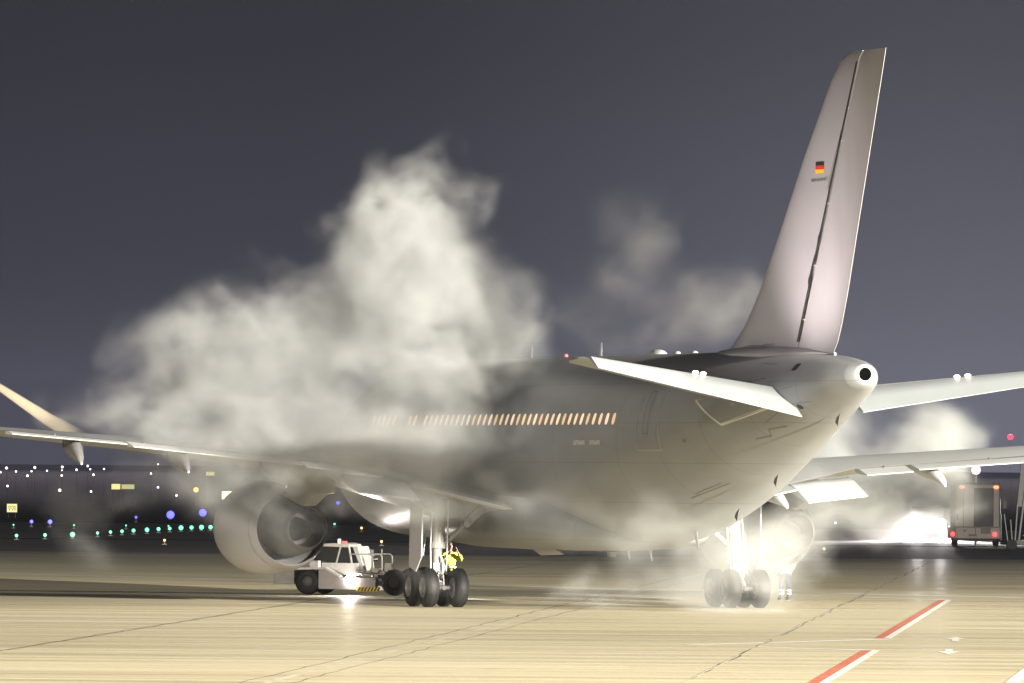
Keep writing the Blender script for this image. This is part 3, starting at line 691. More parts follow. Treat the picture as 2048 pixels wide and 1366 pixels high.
spot('tractor_work_lamp', tp((.5, -1.45, .5)), tp((.2, -8, -.1)), 1100, (1, .88, .8), 90, .8, .1)
spot('worker_fill', (6, 257, 3.4), (-2.6, 260.5, .9), 11000, (1, .97, .9), 24, .6, .15)  # added spot away from the tractor, brightens the worker behind the left wheels

# ---------------------------------------------------------------- people
def skin(name, joints, edges, m, parent=None, sub=2, root=0):
    me = bpy.data.meshes.new(name); me.from_pydata([j[:3] for j in joints], edges, []); me.materials.append(m)
    o = bpy.data.objects.new(name, me); COL.objects.link(o)
    if parent is not None: o.parent = parent
    o.modifiers.new('skin', 'SKIN'); sv = me.skin_vertices[0].data
    for i, j in enumerate(joints):
        r = j[3]; sv[i].radius = (r, r) if not isinstance(r, tuple) else r; sv[i].use_root = (i == root)
    s = o.modifiers.new('sub', 'SUBSURF'); s.levels = sub; s.render_levels = sub; o.modifiers['skin'].use_smooth_shade = True
    return o
def hand_edges(js, es, wrist_i, wrist, d, sidev):
    """palm and five fingers; d = direction of the hand, sidev = across the palm"""
    d = Vector(d).normalized(); s = Vector(sidev).normalized(); w = Vector(wrist)
    pi = len(js); js.append((*(w + d*.06), .026)); es.append((wrist_i, pi))
    for k, (o_, L) in enumerate(((-.03, .070), (-.01, .078), (.01, .072), (.028, .058))):
        a = w + d*.10 + s*o_; b = a + d*L*.5; c = b + (d*.6 + d.cross(s)*.8).normalized()*L*.5
        i = len(js); js += [(*a, .010), (*b, .009), (*c, .008)]; es += [(pi, i), (i, i+1), (i+1, i+2)]
    a = w + d*.05 - s*.045; b = a + (d*.8 - s*.6).normalized()*.04; i = len(js); js += [(*a, .011), (*b, .009)]; es += [(pi, i), (i, i+1)]
M_FLESH = mat('skin_tone', (.55, .36, .27), .5); M_HIVIS = mat('hi_vis_yellow', (.72, .78, .12), .7, noise=.25, nscale=9, dirt=(.5, .52, .12))
M_TROU = mat('work_trousers', (.02, .028, .05), .9, noise=.4, nscale=10, spec=.2, dirt=(.04, .05, .08)); M_REFL = mat('reflective_band', (.75, .76, .76), .35); M_BOOT = mat('boots', (.02, .02, .02), .5)
M_HAIR = mat('hair', (.14, .10, .07), .8)
def person(loc, rz, label, arms, group=None, lean=0.0):
    P = empty('person', loc, rz, label, 'person', group)
    # local: facing -y
    js = [(0, 0, .95, .13), (0, 0, 1.15, .125), (0, lean*.3, 1.38, (.17, .12)), (0, lean*.5, 1.52, .06), (0, lean*.6-.01, 1.60, (.075, .085)), (0, lean*.6-.02, 1.70, (.078, .095)), (0, lean*.6-.0, 1.78, (.06, .07))]
    es = [(0, 1), (1, 2), (2, 3), (3, 4), (4, 5), (5, 6)]
    for s, (el, wr, hd) in zip((-1, 1), arms):
        i = len(js); js += [(s*.19, lean*.4, 1.43, .055), (*el, .045), (*wr, .03)]; es += [(2, i), (i, i+1), (i+1, i+2)]
        hand_edges(js, es, i+2, wr, hd, (0, 0, 1))
    for s in (-1, 1):
        i = len(js); js += [(s*.10, 0, .88, .09), (s*.12, -.01, .50, .062), (s*.13, .01, .12, .045), (s*.14, -.04, .05, .045), (s*.15, -.16, .035, .035)]; es += [(0, i), (i, i+1), (i+1, i+2), (i+2, i+3), (i+3, i+4)]
    b = skin('body', js, es, M_FLESH, P)
    MB().sphere((-.03, lean*.6-.11, 1.705), .012).sphere((.03, lean*.6-.11, 1.705), .012).build('eyes', M_BLACK, P)
    MB().sphere((0, lean*.6-.12, 1.68), (.012, .02, .02)).build('nose', M_FLESH, P)
    MB().sphere((0, lean*.6-.11, 1.645), (.022, .012, .007)).build('mouth', mat('lips', (.45, .2, .17), .5), P)
    MB().sphere((-.082, lean*.6, 1.69), (.012, .02, .03)).sphere((.082, lean*.6, 1.69), (.012, .02, .03)).build('ears', M_FLESH, P)
    MB().sphere((0, lean*.6+.015, 1.745), (.088, .10, .075)).build('hair', M_HAIR, P)
    jj = [(0, 0, .88, .17), (0, 0, 1.1, (.18, .15)), (0, lean*.3, 1.36, (.21, .15)), (0, lean*.45, 1.5, (.09, .09))]; ee = [(0, 1), (1, 2), (2, 3)]
    for s, (el, wr, hd) in zip((-1, 1), arms):
        i = len(jj); jj += [(s*.21, lean*.4, 1.42, .085), (*el, .075), (*[e+(w-e)*.88 for e, w in zip(el, wr)], .055)]; ee += [(2, i), (i, i+1), (i+1, i+2)]
    jk = skin('jacket', jj, ee, M_HIVIS, P)
    MB().lathe([(-.03, .205), (.03, .205)], (0, 0, 1.02), (0, 0, 1), 28).build('reflective_band', M_REFL, jk)
    jt = [(0, 0, .90, .155), (0, 0, .80, .13)]; et = [(0, 1)]
    for s in (-1, 1):
        i = len(jt); jt += [(s*.10, 0, .72, .105), (s*.12, -.01, .48, .085), (s*.13, .01, .12, .075)]; et += [(1, i), (i, i+1), (i+1, i+2)]
    tr = skin('trousers', jt, et, M_TROU, P)
    for s in (-1, 1):
        for z in (.20, .30): MB().lathe([(-.022, .083), (.022, .085)], (s*.129, 0, z), (0, 0, 1), 20).build('ankle_band', M_REFL, tr)
        MB().sphere((s*.14, -.07, .055), (.06, .16, .055)).box((s*.14, -.07, .014), (.11, .30, .028)).tube((s*.133, .01, .05), (s*.13, .01, .17), .06, .062).build('boot', M_BOOT, P)
    return P
g1_ = Vector((at(900, 1100, 259.5).x, 259.5, 0))
person(g1_, R(25), 'ground worker in yellow hi-vis jacket with raised arms, behind the left main wheels', [((-.36, -.12, 1.22), (-.14, -.30, 1.45), (.5, -.1, .8)), ((.38, -.10, 1.22), (.15, -.28, 1.50), (-.4, 0, .8))])
g2_ = ground(1570, 1199.5)
person((g2_.x, g2_.y, 0), R(200), 'ground worker whose dark trousers with reflective ankle bands show below the right engine', [((-.30, .02, 1.15), (-.28, -.14, .95), (0, -.3, -.8)), ((.30, .02, 1.15), (.30, -.16, .96), (0, -.3, -.8))])

# ---------------------------------------------------------------- far vehicles
tk = Vector((at(1949, 1093, 455).x, 455, 0)); K = empty('deicing_truck', (tk.x, tk.y, 0), R(-4), 'boxy cream service truck with red tail lamps and two orange lamps on top', 'truck')
M_CREAM = mat('cream_paint', (.44, .40, .37), .45, noise=.5, nscale=1.3, dirt=(.38, .33, .29)); M_TKD = mat('truck_dark', (.20, .18, .17), .5)
mb = MB(); mb.box((0, 2.0, 2.15), (2.72, 4.0, 2.55)); mb.box((-.05, 1.2, .72), (2.9, 2.6, .62)); Kb = mb.build('body', M_CREAM, K, smooth=0, bevel=.04)
MB().box((.50, -.01, 2.15), (1.10, .06, 2.15)).build('window', mat('truck_glass', (.10, .10, .11), .15), Kb, smooth=0)
mb = MB().box((-.02, -.02, 1.06), (2.7, .05, .05)).box((-.62, -.02, 2.1), (.04, .05, 2.3)).box((-1.10, -.02, 2.1), (.03, .05, 2.3)); mb.build('body_seam', M_TKD, Kb, smooth=0)
for x, z, w_, h_ in ((.62, .86, .55, .34), (-.1, .60, .45, .12), (-.55, .85, .12, .12), (.05, .8, .05, .4), (-.95, 1.6, .12, .35)): MB().box((x, -.125 if z < 1.03 else -.02, z), (w_, .05, h_)).build('hatch', M_TKD, Kb, smooth=0)
M_ORL = mat('orange_lamp', (1, .3, .1), .4, emit=(1, .2, .08), strength=3.5); M_RDL = mat('red_lamp', (1, .1, .1), .4, emit=(1, .06, .06), strength=3.5)
for x in (-.72, 1.18): MB().sphere((x, -.05, 3.28), (.15, .06, .09)).build('roof_lamp', M_ORL, Kb)
for x in (-1.22, 1.12): MB().sphere((x, -.14, .66), (.12, .06, .12)).build('tail_lamp', M_RDL, Kb)
for x in (-1.15, 1.15):
    for y in (1.0, 3.6):
        MB().lathe([(-.16, .0), (-.16, .40), (-.12, .46), (.12, .46), (.16, .40), (.16, .0)], (x, y, .46), (1, 0, 0), 24).build('wheel', M_TYRE, K)
MB().box((0, 2.3, .42), (2.4, 3.6, .2)).build('chassis', M_TKD, K, smooth=0)
mb = MB().path([(1.36, 1.0, 3.2), (1.62, .8, 3.0), (1.66, .8, 2.5)], [.03]*3, 8).box((1.66, .8, 2.3), (.2, .1, .42)); mb.build('mirror', M_TKD, K)
mb = MB().tube((1.0, .1, 3.42), (1.1, .1, 3.55), .05).tube((1.3, .1, 3.42), (1.35, .1, 3.55), .05).box((-.2, 1.2, 3.46), (1.9, 1.5, .08)); mb.build('roof_fitting', M_TKD, K)
MB().tube((1.42, .3, .5), (1.42, .3, 2.6), .05).tube((1.47, .2, .3), (1.47, .2, 1.8), .03).build('side_pipe', M_CHROME, K)
# spray boom lamp above the truck
Lp = at(1952, 940, 462)
LM = empty('globe_lamp', (Lp.x, Lp.y, 0), 0, 'pinkish round globe lamp on a thin pole above the boxy service truck', 'lamp')
MB().tube((0, 0, 0), (0, 0, Lp.z-.3), .06).build('pole', M_WHITE, LM)
MB().sphere((0, 0, Lp.z), .27).build('globe', mat('globe_pink', (1, .8, .8), .4, emit=(1, .62, .72), strength=1.6), LM)
# approaching vehicle with full beams left of the truck
cv = Vector((at(1858, 1070, 492).x, 492, 0)); V = empty('service_van', (cv.x, cv.y, 0), 0, 'vehicle hidden in the glare of its own headlights, left of the boxy service truck', 'van')
mb = MB(); mb.prism([(-.95, 0, .35), (.95, 0, .35), (.95, 0, 1.0), (.85, .9, 1.15), (-.85, .9, 1.15), (-.95, 0, 1.0)][:4][:0] or [(0.95, 0, .35), (0.95, 0, .95), (.95, .9, 1.15), (.95, 1.6, 2.0), (.95, 4.6, 2.05), (.95, 4.7, .4)], (-1.9, 0, 0)); Vb = mb.build('body', mat('van_dark', (.02, .02, .022), .5), V, smooth=0, bevel=.05)
MB().prism([(.8, .93, 1.2), (.75, 1.55, 1.95), (-.75, 1.55, 1.95), (-.8, .93, 1.2)], (0, -.03, .03)).build('windscreen', M_GLASS, Vb, smooth=0)
for x in (-.9, .9):
    for y in (.9, 3.8): MB().lathe([(-.1, .0), (-.1, .33), (.1, .33), (.1, .0)], (x, y, .33), (1, 0, 0), 20).build('wheel', M_TYRE, V)
M_HL = mat('headlight', (1, 1, 1), .3, emit=(1, .95, .93), strength=90)
for x in (-.68, .68):
    MB().sphere((x, -.04, .95), (.34, .1, .30)).build('headlight', M_HL, Vb)
    spot('van_headlight', (cv.x+x, cv.y-.25, .95), (cv.x+x-5, 440, .2), 60000, (1, .93, .92), 50, .7, .1)
# mobile stairs at the right edge
sp = at(2048, 1108, 436); S = empty('passenger_stairs', (sp.x+.22, sp.y, 0), R(10), 'boarding stairs with a grey side panel, cut off by the right picture edge', 'stairs')
MB().prism([(-.35, 0, 2.0), (-.55, 0, 1.7), (-.25, 0, 5.2), (.9, 0, 5.6), (1.2, 0, 2.6)][:0] or [(-.62, 0, 2.3), (-.35, 0, 5.3), (1.6, 0, 5.6), (1.6, 0, 2.3)], (0, .1, 0)).build('side_panel', mat('stairs_panel', (.35, .36, .36), .5, noise=.3), S, smooth=0)
mb = MB().tube((-.55, -.1, .4), (-.2, -.1, 3.2), .05).tube((-.75, -.1, .4), (-.62, -.1, 2.4), .04).tube((-1.15, -.1, .5), (-1.35, -.1, 1.9), .03).tube((-.9, -.1, .45), (-1.0, -.1, 1.6), .03); mb.build('hand_rail', M_WHITE, S)
mb = MB()
for i in range(8): mb.box((.0+.12*i, .2, .5+.26*i), (.9, .9, .04))
mb.tube((.3, -.3, .45), (1.6, -.3, 3.4), .06).build('step', M_CHROME, S, smooth=0)
MB().box((.3, .6, .38), (3.0, 1.6, .25)).build('chassis', M_TKD, S, smooth=0, bevel=.02)
for x in (-.95, 1.2): MB().lathe([(-.1, .0), (-.1, .28), (.1, .28), (.1, .0)], (x, -.2, .28), (0, 1, 0), 20).build('wheel', M_TYRE, S)

# ---------------------------------------------------------------- airfield lights
def emis(name, c, s): return mat(name, (.5, .5, .5), .4, emit=c, strength=s)
E_G = emis('green_lens', (.10, .9, .42), 2.6); E_B = emis('blue_lens', (.08, .08, 1), 3.5); E_W = emis('white_lens', (1, .82, .68), 3); E_V = emis('pale_violet_lens', (.7, .7, 1), 5); E_O = emis('orange_lens', (1, .42, .10), 4); E_Y = emis('sign_yellow', (1, .95, .35), .95); E_Y2 = emis('sign_yellow_dim', (1, .95, .40), .55); E_R = emis('obstruction_red', (1, .05, .09), 2.5)
ORD = ['first', 'second', 'third', 'fourth', 'fifth', 'sixth', 'seventh', 'eighth', 'ninth', 'tenth', 'eleventh', 'twelfth', 'thirteenth', 'fourteenth', 'fifteenth', 'sixteenth', 'seventeenth', 'eighteenth']
def ground_light(px, py, rpx, m, name, label, cat, group, hz=.22):
    g = ground(px, py, hz); r = rpx*g.y/F_PX
    o = empty(name, (g.x, g.y, 0), 0, label, cat, group)
    MB().tube((0, 0, -.01), (0, 0, hz-r*.5), .05, .03, 8).box((0, 0, .01), (.25, .25, .04)).build('base', M_TKD, o)
    MB().sphere((0, 0, hz), r, n=12, m=8).build('lens', m, o)
    return o
GS = 1.0
greens = [(33, 1071, 3.2), (90, 1070, 3.4), (145, 1069, 5.0), (195, 1066, 2.8), (221, 1064, 3), (244, 1062.5, 3.2), (267, 1061, 3.6), (294, 1059.5, 4.2), (317, 1058, 3.6), (339.5, 1057, 3.2), (362, 1055.5, 4.6), (383, 1055, 3.8), (403, 1054.5, 4.6), (421, 1054.5, 4)]
for i, (x, y, r) in enumerate(greens): ground_light(x, y, r, E_G, 'taxiway_light', f'green taxiway light, {ORD[i]} from the left in the curving green row', 'airfield light', 'green taxiway lights in a curving row')
for i, (x, y) in enumerate(((27, 1049.5), (148, 1050.5), (252, 1051), (337, 1052))): ground_light(x, y, 1.6, E_G, 'taxiway_light', f'tiny pale green light above the green row, {ORD[i]} from the left', 'airfield light', 'tiny pale green lights')
for i, (x, y) in enumerate(((669, 1048), (755, 1047.5), (765, 1051))): ground_light(x, y, 2, E_G, 'taxiway_light', f'small green light right of the left engine, {ORD[i]} from the left', 'airfield light', 'small green lights behind the tractor')
for i, (x, y, r) in enumerate(((63, 1043, 3.5), (100, 1043.5, 4.5), (272, 1034.5, 2.6), (341, 1029.5, 8), (405.5, 1025.5, 7.5), (676, 1006, 3.5), (722, 1001, 2))): ground_light(x, y, r, E_B, 'taxiway_edge_light', f'blue taxiway edge light, {ORD[i]} from the left', 'airfield light', 'blue taxiway edge lights', .35)
for i, (x, y) in enumerate(((329, 1080.5), (723, 1056), (763, 1083), (1648, 1097.5))): ground_light(x, y, 2.4, E_O, 'marker_light', f'small amber ground light, {ORD[i]} from the left', 'airfield light', 'small amber ground lights')
def pole_light(px, py, rpx, m, name, label, cat, group, Y):
    p = at(px, py, Y); r = rpx*Y/F_PX
    o = empty(name, (p.x, Y, 0), 0, label, cat, group)
    MB().tube((0, 0, -.01), (0, 0, max(p.z - r*.8, .05)), .015, .012, 6).build('pole', M_TKD, o)
    MB().sphere((0, 0, p.z), r, n=10, m=6).build('lamp', m, o)
whites = [(1, 944.5, 2), (13, 936, 2.6), (32, 943, 2), (55, 951.5, 2.4), (63, 942.5, 1.9), (69.5, 935, 2.6), (94, 941.5, 1.8), (123.5, 951, 2.2), (124, 940.5, 1.6), (124.5, 934, 2.4), (153, 939.5, 2.2), (175.5, 932, 2.2), (180.5, 938.5, 1.8), (187, 949.5, 2.2), (208, 938, 1.8), (302, 947, 2), (316, 928.5, 1.6), (119.5, 980.5, 3)]
whites = sorted(whites[:17]) + whites[17:]
for i, (x, y, r) in enumerate(whites): pole_light(x, y, r, E_W, 'street_lamp', f'distant warm white lamp below the left wing, {ORD[i]} from the left' if i < 17 else 'larger distant white lamp low below the left wing, under the scattered lamps', 'lamp', 'distant lamps below the left wing', 1000 + (i*37) % 160)
for i, (x, y) in enumerate(((15, 972), (182, 983), (316, 974.5), (353, 991), (1671, 1045.5), (1733, 983))): pole_light(x, y, 2.0, E_V, 'street_lamp', f'faint bluish white distant lamp, {ORD[i]} from the left of its kind', 'lamp', 'faint bluish distant lamps', 560 if y > 1040 else 900)
pole_light(392, 979.5, 5, E_O, 'warning_lamp', 'bright orange lamp in the steam above the blue lights', 'lamp', None, 800)
pole_light(2021, 874, 6, E_R, 'obstruction_lamp', 'red obstruction lamp above the right wing', 'lamp', None, 1000)
def sign(x0, y0, x1, y1, m, label, face=None, Y=620):
    a, b = at(x0, y1, Y), at(x1, y0, Y); w = b.x-a.x; h = b.z-a.z; cx = (a.x+b.x)/2
    o = empty('taxiway_sign', (cx, Y, 0), 0, label, 'sign', 'lit yellow taxiway signs')
    MB().box((0, .1, a.z+h/2), (w+.08, .16, h+.08)).tube((-w*.35, .1, -.01), (-w*.35, .1, a.z), .02).tube((w*.35, .1, -.01), (w*.35, .1, a.z), .02).build('case', M_TKD, o, smooth=0)
    f = MB().box((0, .0, a.z+h/2), (w, .03, h)).build('face', m, o, smooth=0)
    if face:
        mb = MB()
        for fx, fz in face: mb.box((fx*w, -.02, a.z+h*fz), (w*.12, .012, h*.12))
        mb.build('characters', M_DARK, f, smooth=0)
sign(14, 1008, 34, 1024, E_Y, 'square lit yellow taxiway sign with dark characters at the left edge', [(-.3, .7), (-.1, .7), (.1, .72), (.3, .7), (-.3, .5), (-.1, .48), (.15, .5), (.3, .48), (-.25, .28), (.05, .28), (.3, .26)])
sign(223, 968, 240.5, 978.5, E_Y, 'lit yellow taxiway sign, left half of the close pair', None, 700)
sign(243, 969, 268.5, 978, E_Y2, 'dimmer lit yellow taxiway sign, right half of the close pair', None, 701)
sign(412, 943.5, 429, 951, E_Y, 'small lit yellow sign high in the steam above the orange lamp', None, 900)
sign(444, 983, 480, 998, emis('sign_bright', (1, .97, .5), 3), 'brightest lit yellow sign right behind the left engine', None, 700)

# ---------------------------------------------------------------- de-icing fluid jet
jm = bpy.data.materials.new('spray_mist'); jm.use_nodes = True; nt = jm.node_tree; nt.nodes.clear()
o_ = N(nt, 'ShaderNodeOutputMaterial'); v_ = N(nt, 'ShaderNodeVolumePrincipled'); v_.inputs['Color'].default_value = (.93, .85, .70, 1); v_.inputs['Density'].default_value = 5.0
nt.links.new(v_.outputs[0], o_.inputs['Volume'])
c_ = N(nt, 'ShaderNodeTexCoord'); x_ = N(nt, 'ShaderNodeSeparateXYZ'); nt.links.new(c_.outputs['Generated'], x_.inputs[0])
r_ = N(nt, 'ShaderNodeMapRange', interpolation_type='SMOOTHSTEP'); r_.inputs[1].default_value = .62; r_.inputs[2].default_value = .98; r_.inputs[3].default_value = 5.0; r_.inputs[4].default_value = 0.15
nt.links.new(x_.outputs[0], r_.inputs[0]); nt.links.new(r_.outputs[0], v_.inputs['Density'])
p0 = at(-190, 660, 243); p1 = at(0, 775, 243); p2 = at(95, 838, 244); p3 = at(175, 884, 244.5)
J = MB().path([p0, p1, p2, p3], [.06, .11, .19, .27], 16).build('deicing_spray', jm)
tag(J, 'thin pale jet of de-icing fluid falling onto the left wing', 'spray', None, 'stuff')

# ---------------------------------------------------------------- steam (voxel density from lumpy puffs broken up by noise)
RNG = np.random.default_rng(11)
def vnoise(P, cell, seed):
    r = np.random.default_rng(seed); L = r.random((24, 24, 24)).astype(np.float32)
    q = P/np.float32(cell) + 100.0; i = np.floor(q).astype(np.int32); f = (q-i).astype(np.float32); f = f*f*(3-2*f)
    i0 = i % 24; i1 = (i+1) % 24
    x0, y0, z0 = i0[..., 0], i0[..., 1], i0[..., 2]; x1, y1, z1 = i1[..., 0], i1[..., 1], i1[..., 2]; fx, fy, fz = f[..., 0], f[..., 1], f[..., 2]
    a = L[x0, y0, z0]*(1-fx) + L[x1, y0, z0]*fx; b = L[x0, y1, z0]*(1-fx) + L[x1, y1, z0]*fx
    c = L[x0, y0, z1]*(1-fx) + L[x1, y0, z1]*fx; d = L[x0, y1, z1]*(1-fx) + L[x1, y1, z1]*fx
    return (a*(1-fy)+b*fy)*(1-fz) + (c*(1-fy)+d*fy)*fz
def fbm(P, cell, seed, octv=4, gain=.52):
    s = 0; a = 1; t = 0
    for k in range(octv): s = s + a*vnoise(P, cell/2**k, seed+k); t += a; a *= gain
    return s/t
def steam(name, label, puffs, lo, hi, vox, color, amp, seed, rag=.95, low=.25):
    """puffs: photo px, py, depth, radius px (x), radius px (z), radius m (depth), weight"""
    n = [int(round((h-l)/v))+1 for l, h, v in zip(lo, hi, vox)]
    ax = [np.linspace(l, h, k, dtype=np.float32) for l, h, k in zip(lo, hi, n)]
    P = np.stack(np.meshgrid(*ax, indexing='ij'), -1)
    w1 = np.stack([fbm(P, 3.2, seed+20*k, 2)-.5 for k in range(3)], -1).astype(np.float32)
    w2 = np.stack([fbm(P + w1*2, 1.05, seed+70+20*k, 3)-.5 for k in range(3)], -1).astype(np.float32)
    Q = P + w1*2.6 + w2*1.5
    D = np.zeros(P.shape[:3], np.float32)
    for (px, py, Y, rx, rz, ry, wgt) in puffs:
        c = at(px, py, Y); s = Y/F_PX
        e = ((Q[..., 0]-c.x)/(rx*s))**2 + ((Q[..., 1]-c.y)/ry)**2 + ((Q[..., 2]-c.z)/(rz*s))**2
        D += wgt*np.exp(-e*1.25)
    nz = fbm((P + w1*1.2 + w2*1.0)*np.array([.85, 1, 1.1], np.float32), 1.25, seed+5, 5, .62)
    t = np.clip((nz-.5)/.13, -1.25, 1.6)
    big = np.clip((fbm(P + w1*2, 3.0, seed+9, 3)-.32)*3.0, low, 1.4)
    d = np.minimum(D, 1.3)*big*np.clip(1+rag*t, 0, 3)
    d = np.clip(d - .035, 0, None)**1.15
    # nothing right at the walls of the box
    for k in range(3):
        e = np.minimum(np.arange(n[k]), n[k]-1-np.arange(n[k])); f = np.clip(e/4.0, 0, 1)
        if k == 2 and lo[2] < .3: f = np.clip((n[k]-1-np.arange(n[k]))/4.0, 0, 1)
        sh = [1, 1, 1]; sh[k] = n[k]; d = d*f.reshape(sh)
    d = (d*amp).astype(np.float32)
    me = bpy.data.meshes.new(name); NN = d.size; me.vertices.add(NN); me.vertices.foreach_set('co', P.reshape(-1).astype(np.float32))
    me.attributes.new('dens', 'FLOAT', 'POINT').data.foreach_set('value', d.ravel())
    o = bpy.data.objects.new(name, me); COL.objects.link(o)
    ng = bpy.data.node_groups.new(name, 'GeometryNodeTree')
    ng.interface.new_socket('Geometry', in_out='INPUT', socket_type='NodeSocketGeometry'); ng.interface.new_socket('Geometry', in_out='OUTPUT', socket_type='NodeSocketGeometry')
    gi, go = N(ng, 'NodeGroupInput'), N(ng, 'NodeGroupOutput'); vc = N(ng, 'GeometryNodeVolumeCube')
    vc.inputs['Min'].default_value = lo; vc.inputs['Max'].default_value = hi
    for a, k in zip('XYZ', n): vc.inputs['Resolution '+a].default_value = k
    pos = N(ng, 'GeometryNodeInputPosition'); sp_ = N(ng, 'ShaderNodeSeparateXYZ'); ng.links.new(pos.outputs[0], sp_.inputs[0])
    idx = None
    for k in range(3):
        v = M(ng, 'SUBTRACT', sp_.outputs[k], lo[k]); v = M(ng, 'DIVIDE', v, (hi[k]-lo[k])/(n[k]-1)); v = M(ng, 'ROUND', v)
        v = M(ng, 'MINIMUM', M(ng, 'MAXIMUM', v, 0.0), float(n[k]-1)); mul = [n[1]*n[2], n[2], 1][k]
        v = M(ng, 'MULTIPLY', v, float(mul)); idx = v if idx is None else M(ng, 'ADD', idx, v)
    na = N(ng, 'GeometryNodeInputNamedAttribute'); na.data_type = 'FLOAT'; na.inputs[0].default_value = 'dens'
    si = N(ng, 'GeometryNodeSampleIndex'); si.data_type = 'FLOAT'; si.domain = 'POINT'; si.clamp = True
    ng.links.new(gi.outputs[0], si.inputs['Geometry']); ng.links.new(na.outputs[0], si.inputs['Value']); ng.links.new(idx, si.inputs['Index'])
    ng.links.new(si.outputs[0], vc.inputs['Density'])
    sm = N(ng, 'GeometryNodeSetMaterial')
    m = bpy.data.materials.new(name + '_vapour'); m.use_nodes = True; t = m.node_tree; t.nodes.clear()
    mo = N(t, 'ShaderNodeOutputMaterial'); pv = N(t, 'ShaderNodeVolumePrincipled'); pv.inputs['Color'].default_value = (*color, 1); pv.inputs['Density'].default_value = 1.0
    pv.inputs['Density Attribute'].default_value = 'density'; pv.inputs['Anisotropy'].default_value = 0.0
    t.links.new(pv.outputs[0], mo.inputs['Volume'])
    sm.inputs['Material'].default_value = m; me.materials.append(m)
    ng.links.new(vc.outputs[0], sm.inputs['Geometry']); ng.links.new(sm.outputs[0], go.inputs[0])
    md = o.modifiers.new('steam', 'NODES'); md.node_group = ng
    return tag(o, label, 'steam', None, 'stuff')
FY = 244.5
main = [(600, 880, 238.6, 110, 45, 1.5, .8), (720, 895, 238.8, 100, 50, 1.5, .8), (820, 905, 239.2, 100, 55, 1.5, .75), (920, 925, 239.6, 90, 55, 1.5, .7), (1010, 910, 240, 70, 60, 1.5, .55), (480, 870, 238.4, 90, 40, 1.5, .8), (340, 865, 239, 90, 36, 1.5, .6), (420, 885, 239, 90, 38, 1.5, .9), (530, 900, 239, 90, 40, 1.5, .9), (640, 915, 239, 90, 42, 1.5, .8), (740, 940, 239.5, 80, 45, 1.5, .6), (840, 960, 240, 80, 40, 1.4, .45), (150, 858, 243, 45, 22, 1.2, .5), (865, 375, FY, 62, 50, 2.2, .9), (925, 365, FY, 42, 45, 1.8, .35), (790, 410, FY, 70, 62, 2.4, 1.0), (720, 470, FY, 75, 65, 2.6, 1.0), (620, 435, FY, 48, 40, 1.8, .32),
 (800, 500, FY, 95, 75, 2.8, 1.2), (880, 455, FY, 48, 50, 2, .6), (760, 580, FY, 110, 85, 3, 1.2), (870, 600, FY, 110, 90, 3, 1.2), (970, 630, FY, 75, 60, 2.6, .9), (1030, 680, FY, 60, 60, 2.4, .7), (640, 610, FY, 95, 70, 2.8, .9), (540, 640, FY, 80, 60, 2.4, .6),
 (450, 690, FY-1, 85, 55, 2.4, .8), (340, 725, FY-1, 65, 45, 2.2, .6), (280, 765, FY-1, 40, 50, 2, .8), (400, 780, FY-1, 110, 70, 2.6, 1.2), (540, 760, FY-1, 120, 80, 3, 1.3), (690, 730, FY, 130, 90, 3, 1.3), (830, 715, FY, 120, 70, 3, 1.2), (950, 735, FY, 90, 45, 2.6, .9), (320, 850, FY-2, 80, 50, 2, 1.0), (440, 870, FY-2, 110, 60, 2.4, 1.2), (580, 870, FY-1, 110, 65, 2.6, 1.1), (660, 900, FY-1, 80, 60, 2.4, .8),
 (200, 845, FY-2, 70, 30, 1.6, .35), (140, 850, FY-2, 70, 22, 1.4, .3), (250, 790, FY-1, 40, 60, 1.6, .4), (1080, 560, FY+1, 80, 60, 2.2, .10),
 (460, 890, 240, 110, 60, 2, .9), (590, 905, 240, 120, 60, 2, .9), (700, 890, 240.5, 110, 70, 2, .6), (670, 950, 240, 100, 45, 1.8, .4), (780, 910, 240.5, 110, 60, 1.8, .35), (760, 850, FY-2, 120, 70, 2, .36), (880, 880, FY-2, 120, 80, 2, .6), (1000, 900, FY-2, 80, 90, 2, .5), (1040, 800, FY-2, 80, 60, 2, .3), (900, 970, FY-2, 130, 60, 2, .4), (1080, 840, FY-2, 80, 70, 2, .14), (640, 960, FY-2, 110, 60, 2, .22), (530, 1010, FY-2, 90, 80, 2, .13), (560, 1040, 240, 110, 80, 1.6, .42), (470, 990, 240, 90, 60, 1.6, .5), (330, 960, FY-2, 110, 60, 2, .28), (1100, 960, 239, 90, 60, 1.6, .2), (250, 1010, FY-2, 120, 60, 2, .22), (200, 1090, FY-2, 60, 70, 1.6, .2), (870, 1180, FY-4, 100, 40, 1.6, .07)]
steam('steam_plume', 'big pale steam plume billowing up over the left wing and fuselage', main, (-15.0, 236.0, 0.05), (2.6, 249.5, 14.5), (.11, .3, .11), (.53, .55, .565), 1.0, 13, .85)
right = [(1700, 900, 258, 90, 60, 2.6, .5), (1800, 880, 258, 90, 60, 2.4, .45), (1900, 860, 258, 60, 50, 2, .35), (1660, 950, 257, 90, 60, 2.4, .5), (1760, 970, 257, 120, 60, 2.4, .5), (1850, 970, 257, 70, 60, 2.2, .4), (1680, 1030, 256, 70, 50, 2.2, .3), (1800, 1030, 258, 90, 50, 2, .3), (1640, 850, 258, 60, 60, 2, .3), (1880, 920, 258, 60, 60, 2, .35)]
steam('wing_steam', 'bright steam drifting around the right wing behind the tail', right, (5.5, 252.6, 0.05), (17.0, 263.0, 7.0), (.15, .35, .15), (.63, .66, .67), 1.25, 5, .75, .5)
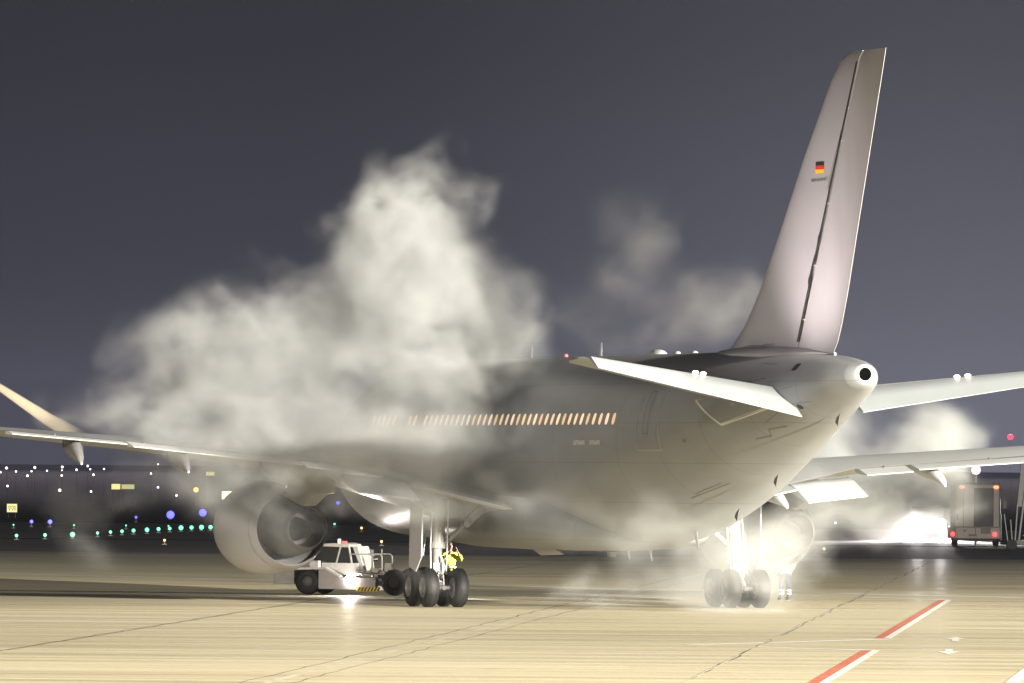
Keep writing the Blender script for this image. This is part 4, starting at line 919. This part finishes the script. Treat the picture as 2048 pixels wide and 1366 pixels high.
low = [(1580, 1075, 249.5, 70, 42, 1.4, .7), (1500, 1090, 249, 70, 60, 1.3, .6), (1600, 1030, 249, 60, 50, 1.4, .6), (1430, 1150, 244, 90, 50, 1.6, .35), (1100, 1190, 243, 120, 30, 1.6, .2), (1470, 1130, 243, 110, 60, 1.8, .34), (1400, 1060, 243, 120, 60, 1.8, .26), (1560, 1080, 243, 80, 60, 1.6, .26), (1330, 1160, 242, 120, 50, 1.8, .2), (1220, 1180, 242, 100, 40, 1.6, .12), (1460, 1200, 241, 130, 30, 1.4, .3), (1380, 980, 236, 160, 70, 1.4, .34), (1520, 920, 232, 90, 80, 1.2, .2), (1250, 930, 238, 120, 80, 1.4, .12), (1200, 1010, 239, 110, 50, 1.4, .12), (1300, 1060, 238, 150, 50, 1.5, .3), (1600, 1020, 238, 70, 80, 1.6, .3), (1480, 1060, 238, 100, 60, 1.5, .3)]
steam('low_mist', 'thin low mist drifting past the right main wheels and the rear belly', low, (-3.5, 228.0, 0.05), (12.0, 252.4, 6.6), (.15, .4, .15), (.63, .65, .66), 1.5, 17, .6, .5)
wisp = [(1260, 420, 256, 60, 55, 1.8, .4), (1240, 500, 256, 80, 70, 2, .35), (1350, 580, 256, 90, 60, 2, .22), (1420, 620, 256, 80, 50, 2, .26), (1490, 600, 256, 50, 50, 1.8, .4), (1520, 570, 256, 40, 50, 1.6, .3), (1300, 660, 256, 110, 50, 2, .18), (1180, 620, 256, 80, 90, 2, .14), (1450, 660, 256, 60, 50, 2, .25), (1720, 690, 256, 60, 50, 1.6, .07)]
steam('steam_wisp', 'faint wisp of steam rising behind the fuselage in front of the fin', wisp, (1.0, 252.6, 7.4), (12.5, 260.0, 13.8), (.15, .4, .15), (.50, .50, .49), .22, 17, .8, .4)


steam('headlight_mist', 'white glowing mist low in front of the headlights beside the service truck', [(1845, 1062, 481, 55, 26, 4, .8), (1790, 1072, 480, 70, 18, 4, .5), (1720, 1060, 480, 90, 40, 4, .16)], (16, 470, .05), (27.5, 489, 4.2), (.35, .8, .25), (.9, .88, .88), .8, 53)
# ---------------------------------------------------------------- damp night air
hm = bpy.data.materials.new('damp_air'); hm.use_nodes = True; t_ = hm.node_tree; t_.nodes.clear()
ho = N(t_, 'ShaderNodeOutputMaterial'); hv = N(t_, 'ShaderNodeVolumePrincipled'); hv.inputs['Color'].default_value = (.74, .80, 1.0, 1); hv.inputs['Density'].default_value = .000036
t_.links.new(hv.outputs[0], ho.inputs['Volume'])
tag(MB().box((0, 2450, 24), (3600, 5100, 50)).build('haze', hm, smooth=0), kind='stuff')
